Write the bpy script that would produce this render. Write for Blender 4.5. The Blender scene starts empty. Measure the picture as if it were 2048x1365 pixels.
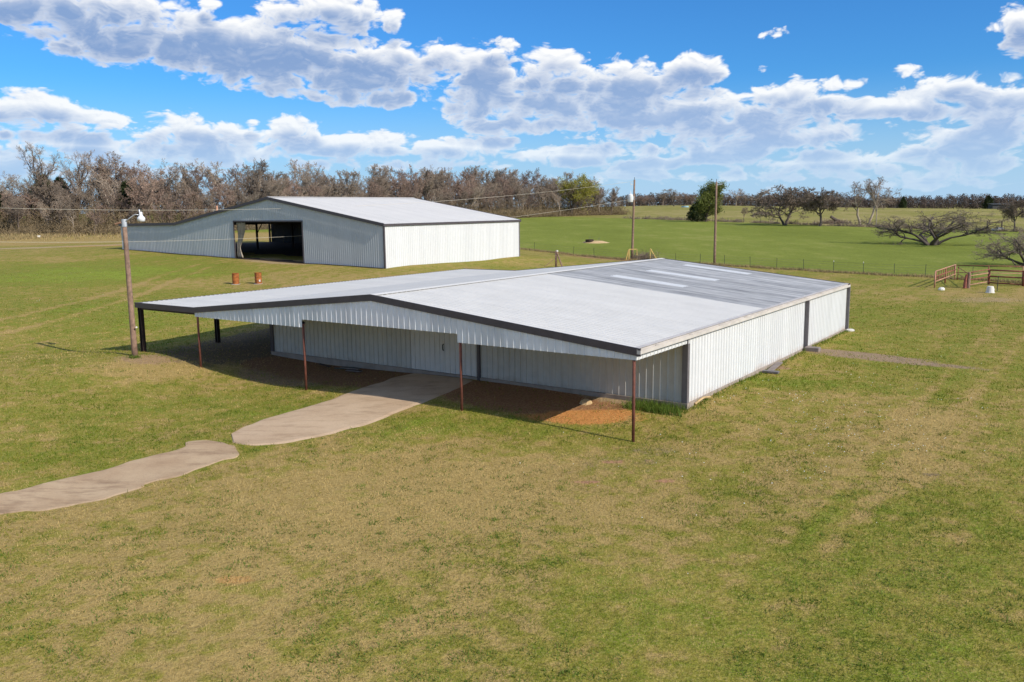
import bpy, bmesh, math, random
import numpy as np
from mathutils import Vector, Matrix

SC = bpy.context.scene
COL = SC.collection

# ---------------------------------------------------------------- camera, sky, sun, exposure
CAM_H = 7.8
FPX, PITCH, ROLL = 1716.7, 0.1531, -0.0112          # focal length in photo pixels (2048 wide), pitch down, roll
SUN_AZ, SUN_EL = 127.2, 34.0                        # degrees, azimuth clockwise from +Y
SUN_STRENGTH, SKY_STRENGTH, EXPOSURE = 4.6, 0.10, 0.05

cam_data = bpy.data.cameras.new('camera')
cam = bpy.data.objects.new('camera', cam_data)
COL.objects.link(cam)
_u = Vector((0, math.sin(PITCH), math.cos(PITCH)))
_f = Vector((0, math.cos(PITCH), -math.sin(PITCH)))
_x = Vector((1, 0, 0))
_c, _s = math.cos(ROLL), math.sin(ROLL)
_right = _x * _c + _u * _s
_up = _x * -_s + _u * _c
cam.matrix_world = Matrix(((_right.x, _up.x, -_f.x, 0), (_right.y, _up.y, -_f.y, 0),
                           (_right.z, _up.z, -_f.z, CAM_H), (0, 0, 0, 1)))
cam_data.sensor_width = 36
cam_data.lens = FPX / 2048 * 36
cam_data.clip_start, cam_data.clip_end = 0.5, 20000
SC.camera = cam

SC.view_settings.view_transform = 'Standard'
SC.view_settings.look = 'None'
SC.view_settings.exposure = EXPOSURE
SC.view_settings.gamma = 1
SC.view_settings.use_curve_mapping = False
SC.cycles.max_bounces = 5
SC.cycles.diffuse_bounces = 3
SC.cycles.glossy_bounces = 2
SC.cycles.transmission_bounces = 3
SC.cycles.transparent_max_bounces = 6
SC.cycles.caustics_reflective = False
SC.cycles.caustics_refractive = False
SC.cycles.pixel_filter_type = 'BLACKMAN_HARRIS'

sun_data = bpy.data.lights.new('sun', 'SUN')
sun_data.energy = SUN_STRENGTH
sun_data.angle = math.radians(0.5)
sun_data.color = (1.0, 0.94, 0.84)
sun = bpy.data.objects.new('sun', sun_data)
COL.objects.link(sun)
_az, _el = math.radians(SUN_AZ), math.radians(SUN_EL)
_to = Vector((math.sin(_az) * math.cos(_el), math.cos(_az) * math.cos(_el), math.sin(_el)))
sun.rotation_euler = _to.to_track_quat('Z', 'Y').to_euler()
sun.location = (60, -40, 80)


def pix_ray(px, py):
    a, b = px - 1024, py - 682.5
    X = (_c * a + _s * b) / FPX
    Y = (-_s * a + _c * b) / FPX
    cp, sp = math.cos(PITCH), math.sin(PITCH)
    return np.array([X, cp - Y * sp, -sp - Y * cp])


class NT:
    """small helper to write node expressions"""
    def __init__(self, tree):
        self.t = tree
        self.n = tree.nodes
        self.l = tree.links

    def node(self, typ, **kw):
        nd = self.n.new(typ)
        for k, v in kw.items():
            setattr(nd, k, v)
        return nd

    def put(self, sock, v):
        if v is None:
            return
        if isinstance(v, bpy.types.NodeSocket):
            self.l.new(v, sock)
        else:
            if isinstance(v, (tuple, list)) and len(v) == 3 and sock.type == 'RGBA':
                v = (*v, 1)
            sock.default_value = v

    def m(self, op, a, b=None, c=None, clamp=False):
        nd = self.node('ShaderNodeMath', operation=op, use_clamp=clamp)
        for i, v in enumerate((a, b, c)):
            self.put(nd.inputs[i], v)
        return nd.outputs[0]

    def v(self, op, a, b=None, scale=None):
        nd = self.node('ShaderNodeVectorMath', operation=op)
        self.put(nd.inputs[0], a)
        if b is not None:
            self.put(nd.inputs[1], b)
        if scale is not None:
            self.put(nd.inputs['Scale'], scale)
        return nd.outputs['Value'] if op in ('LENGTH', 'DOT_PRODUCT', 'DISTANCE') else nd.outputs['Vector']

    def rng(self, x, a, b, c=0.0, d=1.0, smooth=False):
        nd = self.node('ShaderNodeMapRange')
        nd.interpolation_type = 'SMOOTHSTEP' if smooth else 'LINEAR'
        for i, v in enumerate((x, a, b, c, d)):
            self.put(nd.inputs[i], v)
        return nd.outputs[0]

    def mix(self, f, a, b, blend='MIX'):
        nd = self.node('ShaderNodeMix', data_type='RGBA', blend_type=blend)
        self.put(nd.inputs[0], f)
        self.put(nd.inputs[6], a)
        self.put(nd.inputs[7], b)
        return nd.outputs[2]

    def noise(self, vec, scale, detail=4, rough=0.55, dist=0.0, lac=2.0, out='Fac', dim='3D'):
        nd = self.node('ShaderNodeTexNoise')
        nd.noise_dimensions = dim
        self.put(nd.inputs['Vector'], vec)
        for k, v in (('Scale', scale), ('Detail', detail), ('Roughness', rough), ('Distortion', dist), ('Lacunarity', lac)):
            self.put(nd.inputs[k], v)
        return nd.outputs[out]

    def voro(self, vec, scale, detail=0, rough=0.5, smooth=None, out='Distance', dim='3D'):
        nd = self.node('ShaderNodeTexVoronoi')
        nd.voronoi_dimensions = dim
        if smooth is not None:
            nd.feature = 'SMOOTH_F1'
            nd.inputs['Smoothness'].default_value = smooth
        self.put(nd.inputs['Vector'], vec)
        self.put(nd.inputs['Scale'], scale)
        self.put(nd.inputs['Detail'], detail)
        self.put(nd.inputs['Roughness'], rough)
        return nd.outputs[out]

    def xyz(self, vec):
        nd = self.node('ShaderNodeSeparateXYZ')
        self.put(nd.inputs[0], vec)
        return nd.outputs

    def vec(self, x, y, z=0.0):
        nd = self.node('ShaderNodeCombineXYZ')
        for i, v in enumerate((x, y, z)):
            self.put(nd.inputs[i], v)
        return nd.outputs[0]


# clouds: centre and half sizes of each cumulus in degrees of azimuth and elevation (given as sight lines)
CLOUDS = [
    (150, 22, 205, 52, 1), (215, 82, 150, 36, 1), (395, 88, 135, 62, 1), (540, 112, 190, 66, 1.15), (720, 140, 185, 58, 1.1),
    (760, 196, 150, 20, .9), (655, 28, 118, 38, 1), (782, 40, 26, 26, .9), (420, 10, 24, 16, .8),
    (965, 165, 90, 66, 1), (1000, 96, 38, 18, .8), (1105, 160, 95, 56, 1), (1240, 180, 130, 58, 1), (1385, 142, 70, 38, .95),
    (1140, 218, 270, 40, 1), (1340, 245, 240, 42, 1), (1510, 238, 130, 56, 1), (1585, 205, 130, 42, 1), (1655, 262, 90, 34, .95),
    (1795, 218, 110, 30, 1), (1712, 170, 38, 11, .42), (1815, 146, 25, 13, .36), (1552, 66, 26, 12, .42), (1925, 178, 65, 34, 1), (1520, 142, 14, 9, .2),
    (2010, 225, 90, 58, 1), (1945, 285, 120, 42, 1), (2045, 60, 46, 40, 1), (1590, 160, 22, 12, .28), (8, 70, 20, 12, .6),
    (50, 222, 110, 34, 1), (165, 242, 90, 20, .9), (0, 272, 30, 10, .8), (130, 280, 110, 20, .9), (380, 268, 120, 36, 1), (505, 248, 17, 13, .75),
    (590, 266, 60, 32, 1), (700, 290, 190, 26, 1), (900, 296, 140, 26, 1), (1025, 282, 24, 10, .7), (1120, 312, 115, 26, 1),
    (1290, 330, 80, 20, .95), (1450, 305, 130, 24, 1), (1580, 274, 22, 16, .8), (1660, 322, 180, 24, 1), (1960, 330, 110, 26, .9), (10, 330, 80, 30, 1), (300, 305, 320, 26, .95), (1250, 300, 120, 20, .8),
    (700, 330, 420, 16, .62), (1500, 352, 500, 14, .58), (1900, 365, 300, 12, .55), (250, 345, 300, 14, .6), (1400, 215, 120, 40, .95), (1060, 250, 160, 22, .95), (1500, 285, 200, 18, .95), (880, 110, 50, 30, .8)]


def build_world():
    w = bpy.data.worlds.new('World')
    SC.world = w
    w.use_nodes = True
    T = NT(w.node_tree)
    T.n.clear()
    out = T.node('ShaderNodeOutputWorld')
    bg = T.node('ShaderNodeBackground')
    T.l.new(bg.outputs[0], out.inputs[0])
    bg.inputs[1].default_value = SKY_STRENGTH
    sky = T.node('ShaderNodeTexSky', sky_type='NISHITA')
    sky.sun_disc = False
    sky.sun_elevation = math.radians(SUN_EL)
    sky.sun_rotation = math.radians(SUN_AZ)
    sky.altitude = 200
    sky.air_density = 1.0
    sky.dust_density = 0.4
    sky.ozone_density = 3.0
    tc = T.node('ShaderNodeTexCoord')
    d = T.v('NORMALIZE', tc.outputs['Generated'])
    x, y, z = T.xyz(d)
    az = T.m('MULTIPLY', T.m('ARCTAN2', x, y), 180 / math.pi)
    el = T.m('MULTIPLY', T.m('ARCSINE', z), 180 / math.pi)

    # cloud cover (large shapes) and cloud billows (small shapes) as groups, each sampled twice:
    # the second time a little towards the light, to tell lit tops from shaded undersides
    def group(name):
        g = bpy.data.node_groups.new(name, 'ShaderNodeTree')
        g.interface.new_socket('P', in_out='INPUT', socket_type='NodeSocketVector')
        g.interface.new_socket('Value', in_out='OUTPUT', socket_type='NodeSocketFloat')
        G_ = NT(g)
        gi, go = G_.node('NodeGroupInput'), G_.node('NodeGroupOutput')
        return g, G_, gi.outputs[0], go.inputs[0]

    gm, G, P, res = group('cloud_cover')
    mask = None
    for cx, cy, rx, ry, amp in CLOUDS:
        r0 = pix_ray(cx, cy)
        a0 = math.degrees(math.atan2(r0[0], r0[1]))
        e0 = math.degrees(math.asin(r0[2] / np.linalg.norm(r0)))
        k = 180 / math.pi / FPX
        q = G.v('MULTIPLY', G.v('SUBTRACT', P, (a0, e0, 0)), (1 / (rx * k), 1 / (ry * k), 0))
        f = G.m('MULTIPLY_ADD', G.v('DOT_PRODUCT', q, q), -0.70 * amp, amp)
        mask = f if mask is None else G.m('SMOOTH_MAX', mask, f, 0.15)
    px_, py_, _ = G.xyz(P)
    # outside the photograph the broken cumulus goes on, cover raised to lift ambient light
    wide = G.noise(G.v('MULTIPLY', P, (0.06, 0.16, 1)), 1.0, 2, 0.5, dim='2D')
    outside = G.m('MAXIMUM', G.rng(G.m('ABSOLUTE', px_), 31.5, 36, 0, 1), G.rng(py_, 14.5, 17, 0, 1))
    field = G.m('MULTIPLY_ADD', wide, 5.0, -2.1)
    mask = G.m('ADD', G.m('MULTIPLY', G.m('MAXIMUM', mask, -1.5), G.m('SUBTRACT', 1.0, outside)), G.m('MULTIPLY', field, outside))
    G.l.new(mask, res)

    gb, G, P, res = group('cloud_billows')
    Q = G.v('MULTIPLY', P, (0.66, 1.25, 1))
    warp = G.noise(Q, 0.55, 2, 0.5, out='Color', dim='2D')
    Qw = G.v('ADD', Q, G.v('SCALE', G.v('SUBTRACT', warp, (.5, .5, .5)), scale=1.1))
    n1 = G.noise(Qw, 0.46, 9, 0.53, dim='2D')
    v1 = G.voro(Qw, 0.95, 3, 0.55, smooth=0.22, dim='2D')
    dens = G.m('ADD', G.m('MULTIPLY', G.m('SUBTRACT', n1, 0.5), 1.6), G.m('MULTIPLY', G.m('SUBTRACT', 0.40, v1), 0.62))
    G.l.new(dens, res)

    def sample(grp, p):
        nd = T.node('ShaderNodeGroup')
        nd.node_tree = grp
        T.put(nd.inputs[0], p)
        return nd.outputs[0]
    P0 = T.vec(az, el, 0.0)
    M0, B0 = sample(gm, P0), sample(gb, P0)
    M1 = sample(gm, T.v('ADD', P0, (0.10, 0.85, 0)))
    B1 = sample(gb, T.v('ADD', P0, (0.08, 0.22, 0)))
    D0 = T.m('ADD', M0, B0)
    cover = T.rng(D0, -0.02, 0.38, 0, 1, smooth=True)
    low = T.rng(T.m('ADD', M1, T.m('MULTIPLY', B0, .42)), -0.10, 0.80, 0, 1, smooth=True)
    thick = T.rng(D0, 0.16, 0.70, 0, 1)
    dark = T.m('MULTIPLY', low, T.m('MULTIPLY_ADD', thick, .6, .4))
    rel = T.m('MULTIPLY', T.m('SUBTRACT', B0, B1), 0.60)
    rel = T.m('MULTIPLY', rel, T.m('SUBTRACT', 1.0, T.m('MULTIPLY', dark, .55)))
    b = T.m('ADD', T.m('SUBTRACT', 0.97, T.m('MULTIPLY', dark, .95)), rel, clamp=True)
    hz = T.rng(el, 0.0, 9.0, 0, 1)
    c_dark = T.mix(hz, (4.6, 6.2, 8.6), (2.4, 3.7, 6.3))
    c_lit = T.mix(hz, (8.0, 8.8, 9.6), (9.6, 9.7, 9.8))
    ccol = T.mix(b, c_dark, c_lit)
    # clear air: the sky texture, deepened as in the photograph
    air = T.mix(1.0, sky.outputs[0], (0.33, 0.86, 1.40), 'MULTIPLY')
    pale = T.mix(T.rng(el, 0.0, 8.5, 0.9, 0.0, smooth=True), air, (4.4, 6.4, 8.6))
    base = T.mix(T.m('MULTIPLY', cover, T.rng(el, 0.0, 4.5, 0.35, 1.0)), pale, ccol)
    base = T.mix(T.rng(el, -3.0, -0.3, 1, 0), base, (1.6, 1.7, 1.4))
    T.l.new(base, bg.inputs[0])
    w.cycles.sampling_method = 'MANUAL'
    w.cycles.sample_map_resolution = 512


build_world()

# ---------------------------------------------------------------- terrain
PSI_N, PSI_F = -0.6064, -0.5918


class Frame:
    """local axes of a building: e along the front (to the right), g towards the back"""
    def __init__(self, c, psi):
        self.C = np.array(c, float)
        self.e = np.array([math.cos(psi), math.sin(psi), 0])
        self.g = np.array([-math.sin(psi), math.cos(psi), 0])
        self.psi = psi

    def __call__(self, u, v, z):
        p = self.C + u * self.e + v * self.g
        return (float(p[0]), float(p[1]), float(z))


NB = Frame((6.798, 32.775, 0), PSI_N)
FB = Frame((-13.056, 89.09, 0), PSI_F)


def _ctrl():
    c = []
    for u, v, z in ((-.15, -4.35, -.33), (-7.76, -4.35, -.2), (-16.85, -4.35, -.36), (-24.68, -4.35, -.02), (-29.94, -4.35, .36),
                    (0, 24.8, .14), (0, 15.5, .10), (0, 8.3, .04), (.3, 0, -.02), (-12, 0, .05), (-24, 0, .05), (-29.9, .5, .2),
                    (-30, 12, .35), (-30, 24.5, .4), (-12, 28, .4), (-33, -4, .12), (-36, -8, .15), (6, 10, 0.02), (-12, 12, .0), (-20, 14, .05)):
        c.append(NB(u, v, z))
    for u, z in ((0, 1.75), (-12.2, 2.03), (-23.8, 2.33), (-35.4, 2.63), (-46.7, 3.01)):
        c.append(FB(u, 0, z)); c.append(FB(u, -3, z - .22)); c.append(FB(u, 25, z if u < -1 else 1.75))
        c.append(FB(u, 12, z))
    c += [(0, 13, -.4), (10, 13, -.4), (-12, 14, -.35), (0, 22, -.4), (16, 26, -.25), (-22, 28, -.1), (-19.9, 44.8, .33), (-35, 55, .7), (-45, 90, 1.7),
          (-26, 83, .95), (-24, 60, .55), (30, 50, .1), (38, 77, .35), (42, 87, .4), (36, 95, .4), (29, 105, .45), (26, 110, .5), (16, 115, .55),
          (5, 101, .8), (8, 125, .9), (76, 155, .5), (60, 60, .2), (98, 262, 2.0), (69, 305, 3.0), (25, 390, 4.4), (50, 400, 4.3), (121, 600, 9.0), (190, 590, 7.0),
          (415, 770, 1.5), (320, 780, 1.8), (160, 250, 1.4), (-131, 222, 2.6), (-95.7, 209, 2.6), (-60, 225, 3.0), (-20, 320, 4.0), (-96, 162, 2.0), (-200, 400, 5), (-300, 200, 4),
          (0, -60, -1), (100, -40, -.5), (-100, -20, .5), (120, 100, .3), (800, 800, 2), (0, 1500, 6), (1500, 1500, 4), (-1200, 1200, 6), (0, -1000, 0), (2500, 0, 2), (-2500, 0, 4), (0, 4000, 6), (2500, 3500, 5), (-2500, 3500, 6)]
    return np.array(c, float)


_CP = _ctrl()


def _ker(d):
    return np.sqrt(d * d + 36.0)


_D = np.hypot(_CP[:, None, 0] - _CP[None, :, 0], _CP[:, None, 1] - _CP[None, :, 1])
_n = len(_CP)
_A = np.zeros((_n + 1, _n + 1))
_A[:_n, :_n] = -_ker(_D) + np.eye(_n) * 0.05 * -1
_A[:_n, _n] = _A[_n, :_n] = 1
_W = np.linalg.solve(_A, np.append(_CP[:, 2], 0))


_BR = np.random.default_rng(3)
_BUMPS = [(k, amp, *_BR.uniform(0, 6.28, 2)) for k, amp in ((.23, .02), (.23, .02), (.61, .012), (.61, .012), (1.3, .008), (1.3, .008))]


def terrain(x, y):
    x, y = np.atleast_1d(np.asarray(x, float)), np.atleast_1d(np.asarray(y, float))
    sh = x.shape
    x, y = x.ravel(), y.ravel()
    out = np.empty(len(x))
    for i in range(0, len(x), 20000):
        xs, ys = x[i:i + 20000], y[i:i + 20000]
        d = np.hypot(xs[:, None] - _CP[None, :, 0], ys[:, None] - _CP[None, :, 1])
        z = -_ker(d) @ _W[:_n] + _W[_n]
        for k, amp, th, ph in _BUMPS:
            z = z + amp * np.sin(k * (xs * math.cos(th) + ys * math.sin(th)) + ph)
        out[i:i + 20000] = z
    return out.reshape(sh)


def tz(x, y):
    return float(terrain(x, y)[0])


def G(px, py, zmax=12):
    """the ground point seen along a sight line of the photograph"""
    d = pix_ray(px, py)
    t = np.geomspace(8, 1800, 500)
    X, Y, Z = d[0] * t, d[1] * t, CAM_H + d[2] * t
    below = Z < terrain(X, Y)
    i = int(np.argmax(below)) if below.any() else len(t) - 1
    a, b = t[max(i - 1, 0)], t[i]
    for _ in range(14):
        m_ = (a + b) / 2
        if CAM_H + d[2] * m_ < tz(d[0] * m_, d[1] * m_):
            b = m_
        else:
            a = m_
    return (float(d[0] * b), float(d[1] * b), tz(d[0] * b, d[1] * b))


# ---------------------------------------------------------------- object helpers
def tag(o, label=None, cat=None, group=None, kind=None):
    if label: o['label'] = label
    if cat: o['category'] = cat
    if group: o['group'] = group
    if kind: o['kind'] = kind
    return o


def thing(name, label, cat, loc=(0, 0, 0), rz=0.0, group=None, scale=1.0):
    o = bpy.data.objects.new(name, None)
    COL.objects.link(o)
    o.empty_display_size = 0.3
    o.location = loc
    o.rotation_euler = (0, 0, rz)
    o.scale = (scale,) * 3 if not isinstance(scale, tuple) else scale
    return tag(o, label, cat, group)


def mesh_obj(name, verts, faces, mat, parent=None, smooth=False, loc=None):
    me = bpy.data.meshes.new(name)
    me.from_pydata([tuple(v) for v in verts], [], [tuple(f) for f in faces])
    if smooth:
        me.polygons.foreach_set('use_smooth', [True] * len(me.polygons))
    for m_ in (mat if isinstance(mat, (list, tuple)) else [mat]):
        me.materials.append(m_)
    me.update()
    o = bpy.data.objects.new(name, me)
    COL.objects.link(o)
    if parent is not None:
        o.parent = parent
    if loc is not None:
        o.location = loc
    return o


def tri_obj(name, V, mat, parent=None, kind=None, attr=None, quads=False):
    """V: (n,3,3) array of triangles, or (n,4,3) of quads"""
    V = np.asarray(V, np.float32)
    n, k, _ = V.shape
    me = bpy.data.meshes.new(name)
    me.vertices.add(n * k)
    me.vertices.foreach_set('co', V.ravel())
    me.loops.add(n * k)
    me.loops.foreach_set('vertex_index', np.arange(n * k, dtype=np.int32))
    me.polygons.add(n)
    me.polygons.foreach_set('loop_start', np.arange(0, n * k, k, dtype=np.int32))
    me.update(calc_edges=True)
    me.materials.append(mat)
    if attr is not None:
        a = me.attributes.new('tone', 'FLOAT', 'FACE')
        a.data.foreach_set('value', np.asarray(attr, np.float32))
    o = bpy.data.objects.new(name, me)
    COL.objects.link(o)
    if parent is not None:
        o.parent = parent
    if kind:
        o['kind'] = kind
    return o


class MB:
    """collects boxes, tubes and lathes into one mesh"""
    def __init__(self):
        self.v, self.f = [], []

    def add(self, vs, fs):
        b = len(self.v)
        self.v += [tuple(map(float, p)) for p in vs]
        self.f += [tuple(b + i for i in f) for f in fs]

    def hexa(self, p):
        """8 corners: bottom loop then top loop"""
        self.add(p, [(3, 2, 1, 0), (4, 5, 6, 7), (0, 1, 5, 4), (1, 2, 6, 5), (2, 3, 7, 6), (3, 0, 4, 7)])

    def box(self, c, s, rz=0.0):
        c = np.array(c, float)
        h = np.array(s, float) / 2
        ca, sa = math.cos(rz), math.sin(rz)
        pts = []
        for z in (-1, 1):
            for a, b in ((-1, -1), (1, -1), (1, 1), (-1, 1)):
                x, y = a * h[0], b * h[1]
                pts.append(c + (x * ca - y * sa, x * sa + y * ca, z * h[2]))
        self.hexa(pts)

    def tube(self, pts, rad, n=8, cap=True):
        pts = [np.array(p, float) for p in pts]
        rad = [rad] * len(pts) if np.isscalar(rad) else list(rad)
        ring0 = len(self.v)
        ref = None
        for i, p in enumerate(pts):
            t = pts[min(i + 1, len(pts) - 1)] - pts[max(i - 1, 0)]
            t = t / (np.linalg.norm(t) + 1e-9)
            if ref is None:
                ref = np.array([1.0, 0, 0]) if abs(t[0]) < .8 else np.array([0, 1.0, 0])
            a = ref - t * (ref @ t)
            a /= np.linalg.norm(a) + 1e-9
            ref = a
            b = np.cross(t, a)
            for k in range(n):
                w = 2 * math.pi * k / n
                self.v.append(tuple(p + rad[i] * (a * math.cos(w) + b * math.sin(w))))
        for i in range(len(pts) - 1):
            for k in range(n):
                a, b = ring0 + i * n + k, ring0 + i * n + (k + 1) % n
                self.f.append((a, b, b + n, a + n))
        if cap:
            self.f.append(tuple(ring0 + k for k in reversed(range(n))))
            e = ring0 + (len(pts) - 1) * n
            self.f.append(tuple(e + k for k in range(n)))

    def lathe(self, c, prof, n=16):
        c = np.array(c, float)
        b0 = len(self.v)
        for r, z in prof:
            for k in range(n):
                w = 2 * math.pi * k / n
                self.v.append(tuple(c + (r * math.cos(w), r * math.sin(w), z)))
        for i in range(len(prof) - 1):
            for k in range(n):
                a, b = b0 + i * n + k, b0 + i * n + (k + 1) % n
                self.f.append((a, b, b + n, a + n))

    def build(self, name, mat, parent=None, smooth=False):
        return mesh_obj(name, self.v, self.f, mat, parent, smooth)


def bevel(o, w=0.01, seg=1):
    md = o.modifiers.new('bevel', 'BEVEL')
    md.width, md.segments, md.limit_method = w, seg, 'ANGLE'
    return o


def copy_tree(o, loc, rz, scale, label=None, group=None):
    r = o.copy()
    COL.objects.link(r)
    r.location, r.rotation_euler = loc, (0, 0, rz)
    r.scale = (scale,) * 3 if not isinstance(scale, tuple) else scale
    if label: r['label'] = label
    if group: r['group'] = group
    for ch in o.children:
        c = ch.copy()
        COL.objects.link(c)
        c.parent = r
        for gch in ch.children:
            d = gch.copy()
            COL.objects.link(d)
            d.parent = c
    return r


# ---------------------------------------------------------------- materials
def new_mat(name):
    m = bpy.data.materials.new(name)
    m.use_nodes = True
    T = NT(m.node_tree)
    b = T.n.get('Principled BSDF')
    return m, T, b


def obj_pos(T):
    return T.node('ShaderNodeNewGeometry').outputs['Position']


def mud_splash(m, z0, col=(.42, .27, .15)):
    """red-soil splashes dried on the lowest part of a wall, in patches"""
    T = NT(m.node_tree)
    b = T.n.get('Principled BSDF')
    old = b.inputs['Base Color'].links[0].from_socket
    P = obj_pos(T)
    z = T.xyz(P)[2]
    n = T.m('ADD', T.m('MULTIPLY', T.noise(P, 1.1, 5, .65), 1.2), T.m('MULTIPLY', T.m('SUBTRACT', z, z0), -1.1))
    T.put(b.inputs['Base Color'], T.mix(T.rng(n, .42, .85, 0, .5), old, col))


def plain(name, col, rough=0.6, metal=0.0, var=0.12, scale=3.0, spec=0.4, streak=None, bump=0.0, rnd=0.0):
    """colour with uneven wear; streak=(colour, amount) adds rain-washed vertical dirt"""
    m, T, b = new_mat(name)
    P = obj_pos(T)
    n = T.noise(P, scale, 5, 0.6)
    c = T.mix(T.rng(n, 0.3, 0.7), tuple(x * (1 - var) for x in col), tuple(min(1, x * (1 + var)) for x in col))
    if streak:
        s = T.noise(T.v('MULTIPLY', P, (5, 5, 0.35)), 1.0, 4, 0.6)
        c = T.mix(T.rng(s, 0.52, 0.8, 0, streak[1]), c, streak[0])
    if rnd:
        r = T.node('ShaderNodeObjectInfo').outputs['Random']
        c = T.mix(1.0, c, T.mix(r, (1 - rnd,) * 3, (1 + rnd * .3,) * 3), 'MULTIPLY')
    T.put(b.inputs['Base Color'], c)
    T.put(b.inputs['Roughness'], T.rng(n, 0.2, 0.8, rough * .85, min(1, rough * 1.15)))
    b.inputs['Metallic'].default_value = metal
    b.inputs['Specular IOR Level'].default_value = spec
    if bump:
        bp = T.node('ShaderNodeBump')
        bp.inputs['Strength'].default_value = bump
        bp.inputs['Distance'].default_value = 0.02
        T.put(bp.inputs['Height'], T.noise(P, scale * 6, 4, 0.6))
        T.put(b.inputs['Normal'], bp.outputs[0])
    return m


M = {}
M['white_wall'] = plain('white_painted_steel', (.665, .665, .66), .5, var=.03, streak=((.58, .56, .53), .3), rnd=.05)
M['grey_wall'] = plain('shed_grey_steel', (.54, .55, .55), .45, var=.04, streak=((.46, .47, .47), .3), rnd=.05)
M['canopy_shade_wall'] = plain('canopy_shaded_steel', (.55, .53, .48), .5, var=.06, streak=((.40, .36, .30), .5), rnd=.06)  # canopy shade put into the base colour; streaks are dirt
M['door_steel'] = plain('door_steel', (.63, .61, .57), .5, var=.04, streak=((.5, .47, .42), .3))
M['fascia'] = plain('brightened_white_fascia', (.80, .80, .795), .4, var=.06, rnd=.13, streak=((.60, .59, .57), .4))  # white raised to stand in for daylight, streaked to suggest rib shading
M['white_roof'] = plain('white_roof_steel', (.665, .64, .595), .7, spec=.15, var=.04, scale=.8, streak=((.58, .58, .57), .35), rnd=.04)
M['old_roof'] = plain('weathered_galvanised_steel', (.50, .495, .485), .65, metal=.05, spec=.3, var=.10, scale=1.2, rnd=.14)
M['skylight'] = plain('fibreglass_skylight', (.66, .665, .66), .6, var=.05)
M['far_roof'] = plain('pale_roof_steel', (.66, .635, .60), .7, spec=.15, var=.03, scale=.5, rnd=.04)


def slope_streaks(m, dark, light):
    """old sheets weather in streaks running down the roof slope"""
    T = NT(m.node_tree)
    b = T.n.get('Principled BSDF')
    old = b.inputs['Base Color'].links[0].from_socket
    P = obj_pos(T)
    a = T.v('DOT_PRODUCT', P, tuple(NB.g)); c = T.v('DOT_PRODUCT', P, tuple(NB.e))
    n = T.noise(T.vec(T.m('MULTIPLY', a, 2.4), T.m('MULTIPLY', c, .16), 0), 1.0, 4, .62)
    k = T.mix(T.rng(n, .34, .66), dark, light)
    T.put(b.inputs['Base Color'], T.mix(1.0, old, k, 'MULTIPLY'))


slope_streaks(M['old_roof'], (.55, .56, .58), (1.22, 1.21, 1.20))
mud_splash(M['white_wall'], .25)
mud_splash(M['canopy_shade_wall'], .2, (.33, .25, .17))
M['trim'] = plain('charcoal_trim', (.080, .066, .071), .4, var=.15)
M['trim_grey'] = plain('faded_trim', (.15, .135, .14), .5, var=.15)
M['gutter'] = plain('tan_gutter', (.56, .51, .46), .55, var=.12, scale=1.5)
M['rust_pipe'] = plain('rusty_red_pipe', (.15, .050, .032), .75, var=.35, scale=6)
M['dark_column'] = plain('dark_primed_steel', (.035, .02, .017), .6, var=.3)
M['concrete'] = plain('slab_concrete', (.33, .27, .22), .85, var=.2, scale=2, bump=.3)
M['pole_wood'] = plain('weathered_pole_wood', (.26, .165, .115), .85, var=.35, scale=5, streak=((.10, .06, .045), .7), bump=.4)
M['dark_metal'] = plain('dark_metal', (.05, .05, .05), .5)
M['alu'] = plain('dull_aluminium', (.55, .56, .57), .4, metal=.5)
M['lamp_white'] = plain('lamp_housing_white', (.72, .72, .72), .4)
M['wire'] = plain('bright_cable', (.58, .52, .42), .5)
M['fence_wire'] = plain('fence_wire', (.16, .15, .13), .6)
M['tpost'] = plain('green_tpost', (.035, .045, .03), .7, var=.3)
M['white_tip'] = plain('white_post_tip', (.75, .75, .72), .6)
M['barrel'] = plain('rusted_barrel', (.33, .105, .024), .8, var=.45, scale=4, streak=((.09, .03, .015), .75))
M['corral_rust'] = plain('rusted_corral_pipe', (.27, .085, .055), .75, var=.4, scale=3)
M['corral_pale'] = plain('faded_corral_pipe', (.46, .24, .15), .75, var=.3, scale=3)
M['yellow_pipe'] = plain('yellow_painted_pipe', (.62, .42, .14), .6, var=.15)
M['tub'] = plain('white_plastic_tub', (.72, .68, .60), .55, var=.08)
M['tarp'] = plain('tan_tarp', (.36, .30, .23), .85, var=.25, scale=2)
M['sand'] = plain('sandy_spoil', (.52, .36, .18), .95, var=.2, scale=2, bump=.4)
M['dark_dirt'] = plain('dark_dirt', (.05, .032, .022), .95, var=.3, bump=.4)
M['stone_pale'] = plain('pale_stone', (.6, .57, .52), .85, var=.15)
M['old_board'] = plain('old_splash_board', (.22, .18, .16), .8, var=.3)
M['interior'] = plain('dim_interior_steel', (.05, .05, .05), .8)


def bark_mat(name, c, rnd=.35, trans=False):
    m, T, b = new_mat(name)
    P = obj_pos(T)
    n = T.noise(P, 0.5, 4, .6)
    r = T.node('ShaderNodeObjectInfo').outputs['Random']
    cc = T.mix(T.rng(n, .3, .7), tuple(x * .75 for x in c), tuple(x * 1.25 for x in c))
    cc = T.mix(1.0, cc, T.mix(r, (1 - rnd, 1 - rnd, 1 - rnd), (1 + rnd, 1 + rnd * .85, 1 + rnd * .7)), 'MULTIPLY')
    T.put(b.inputs['Base Color'], cc)
    b.inputs['Roughness'].default_value = .9
    b.inputs['Specular IOR Level'].default_value = .1
    return m


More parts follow.
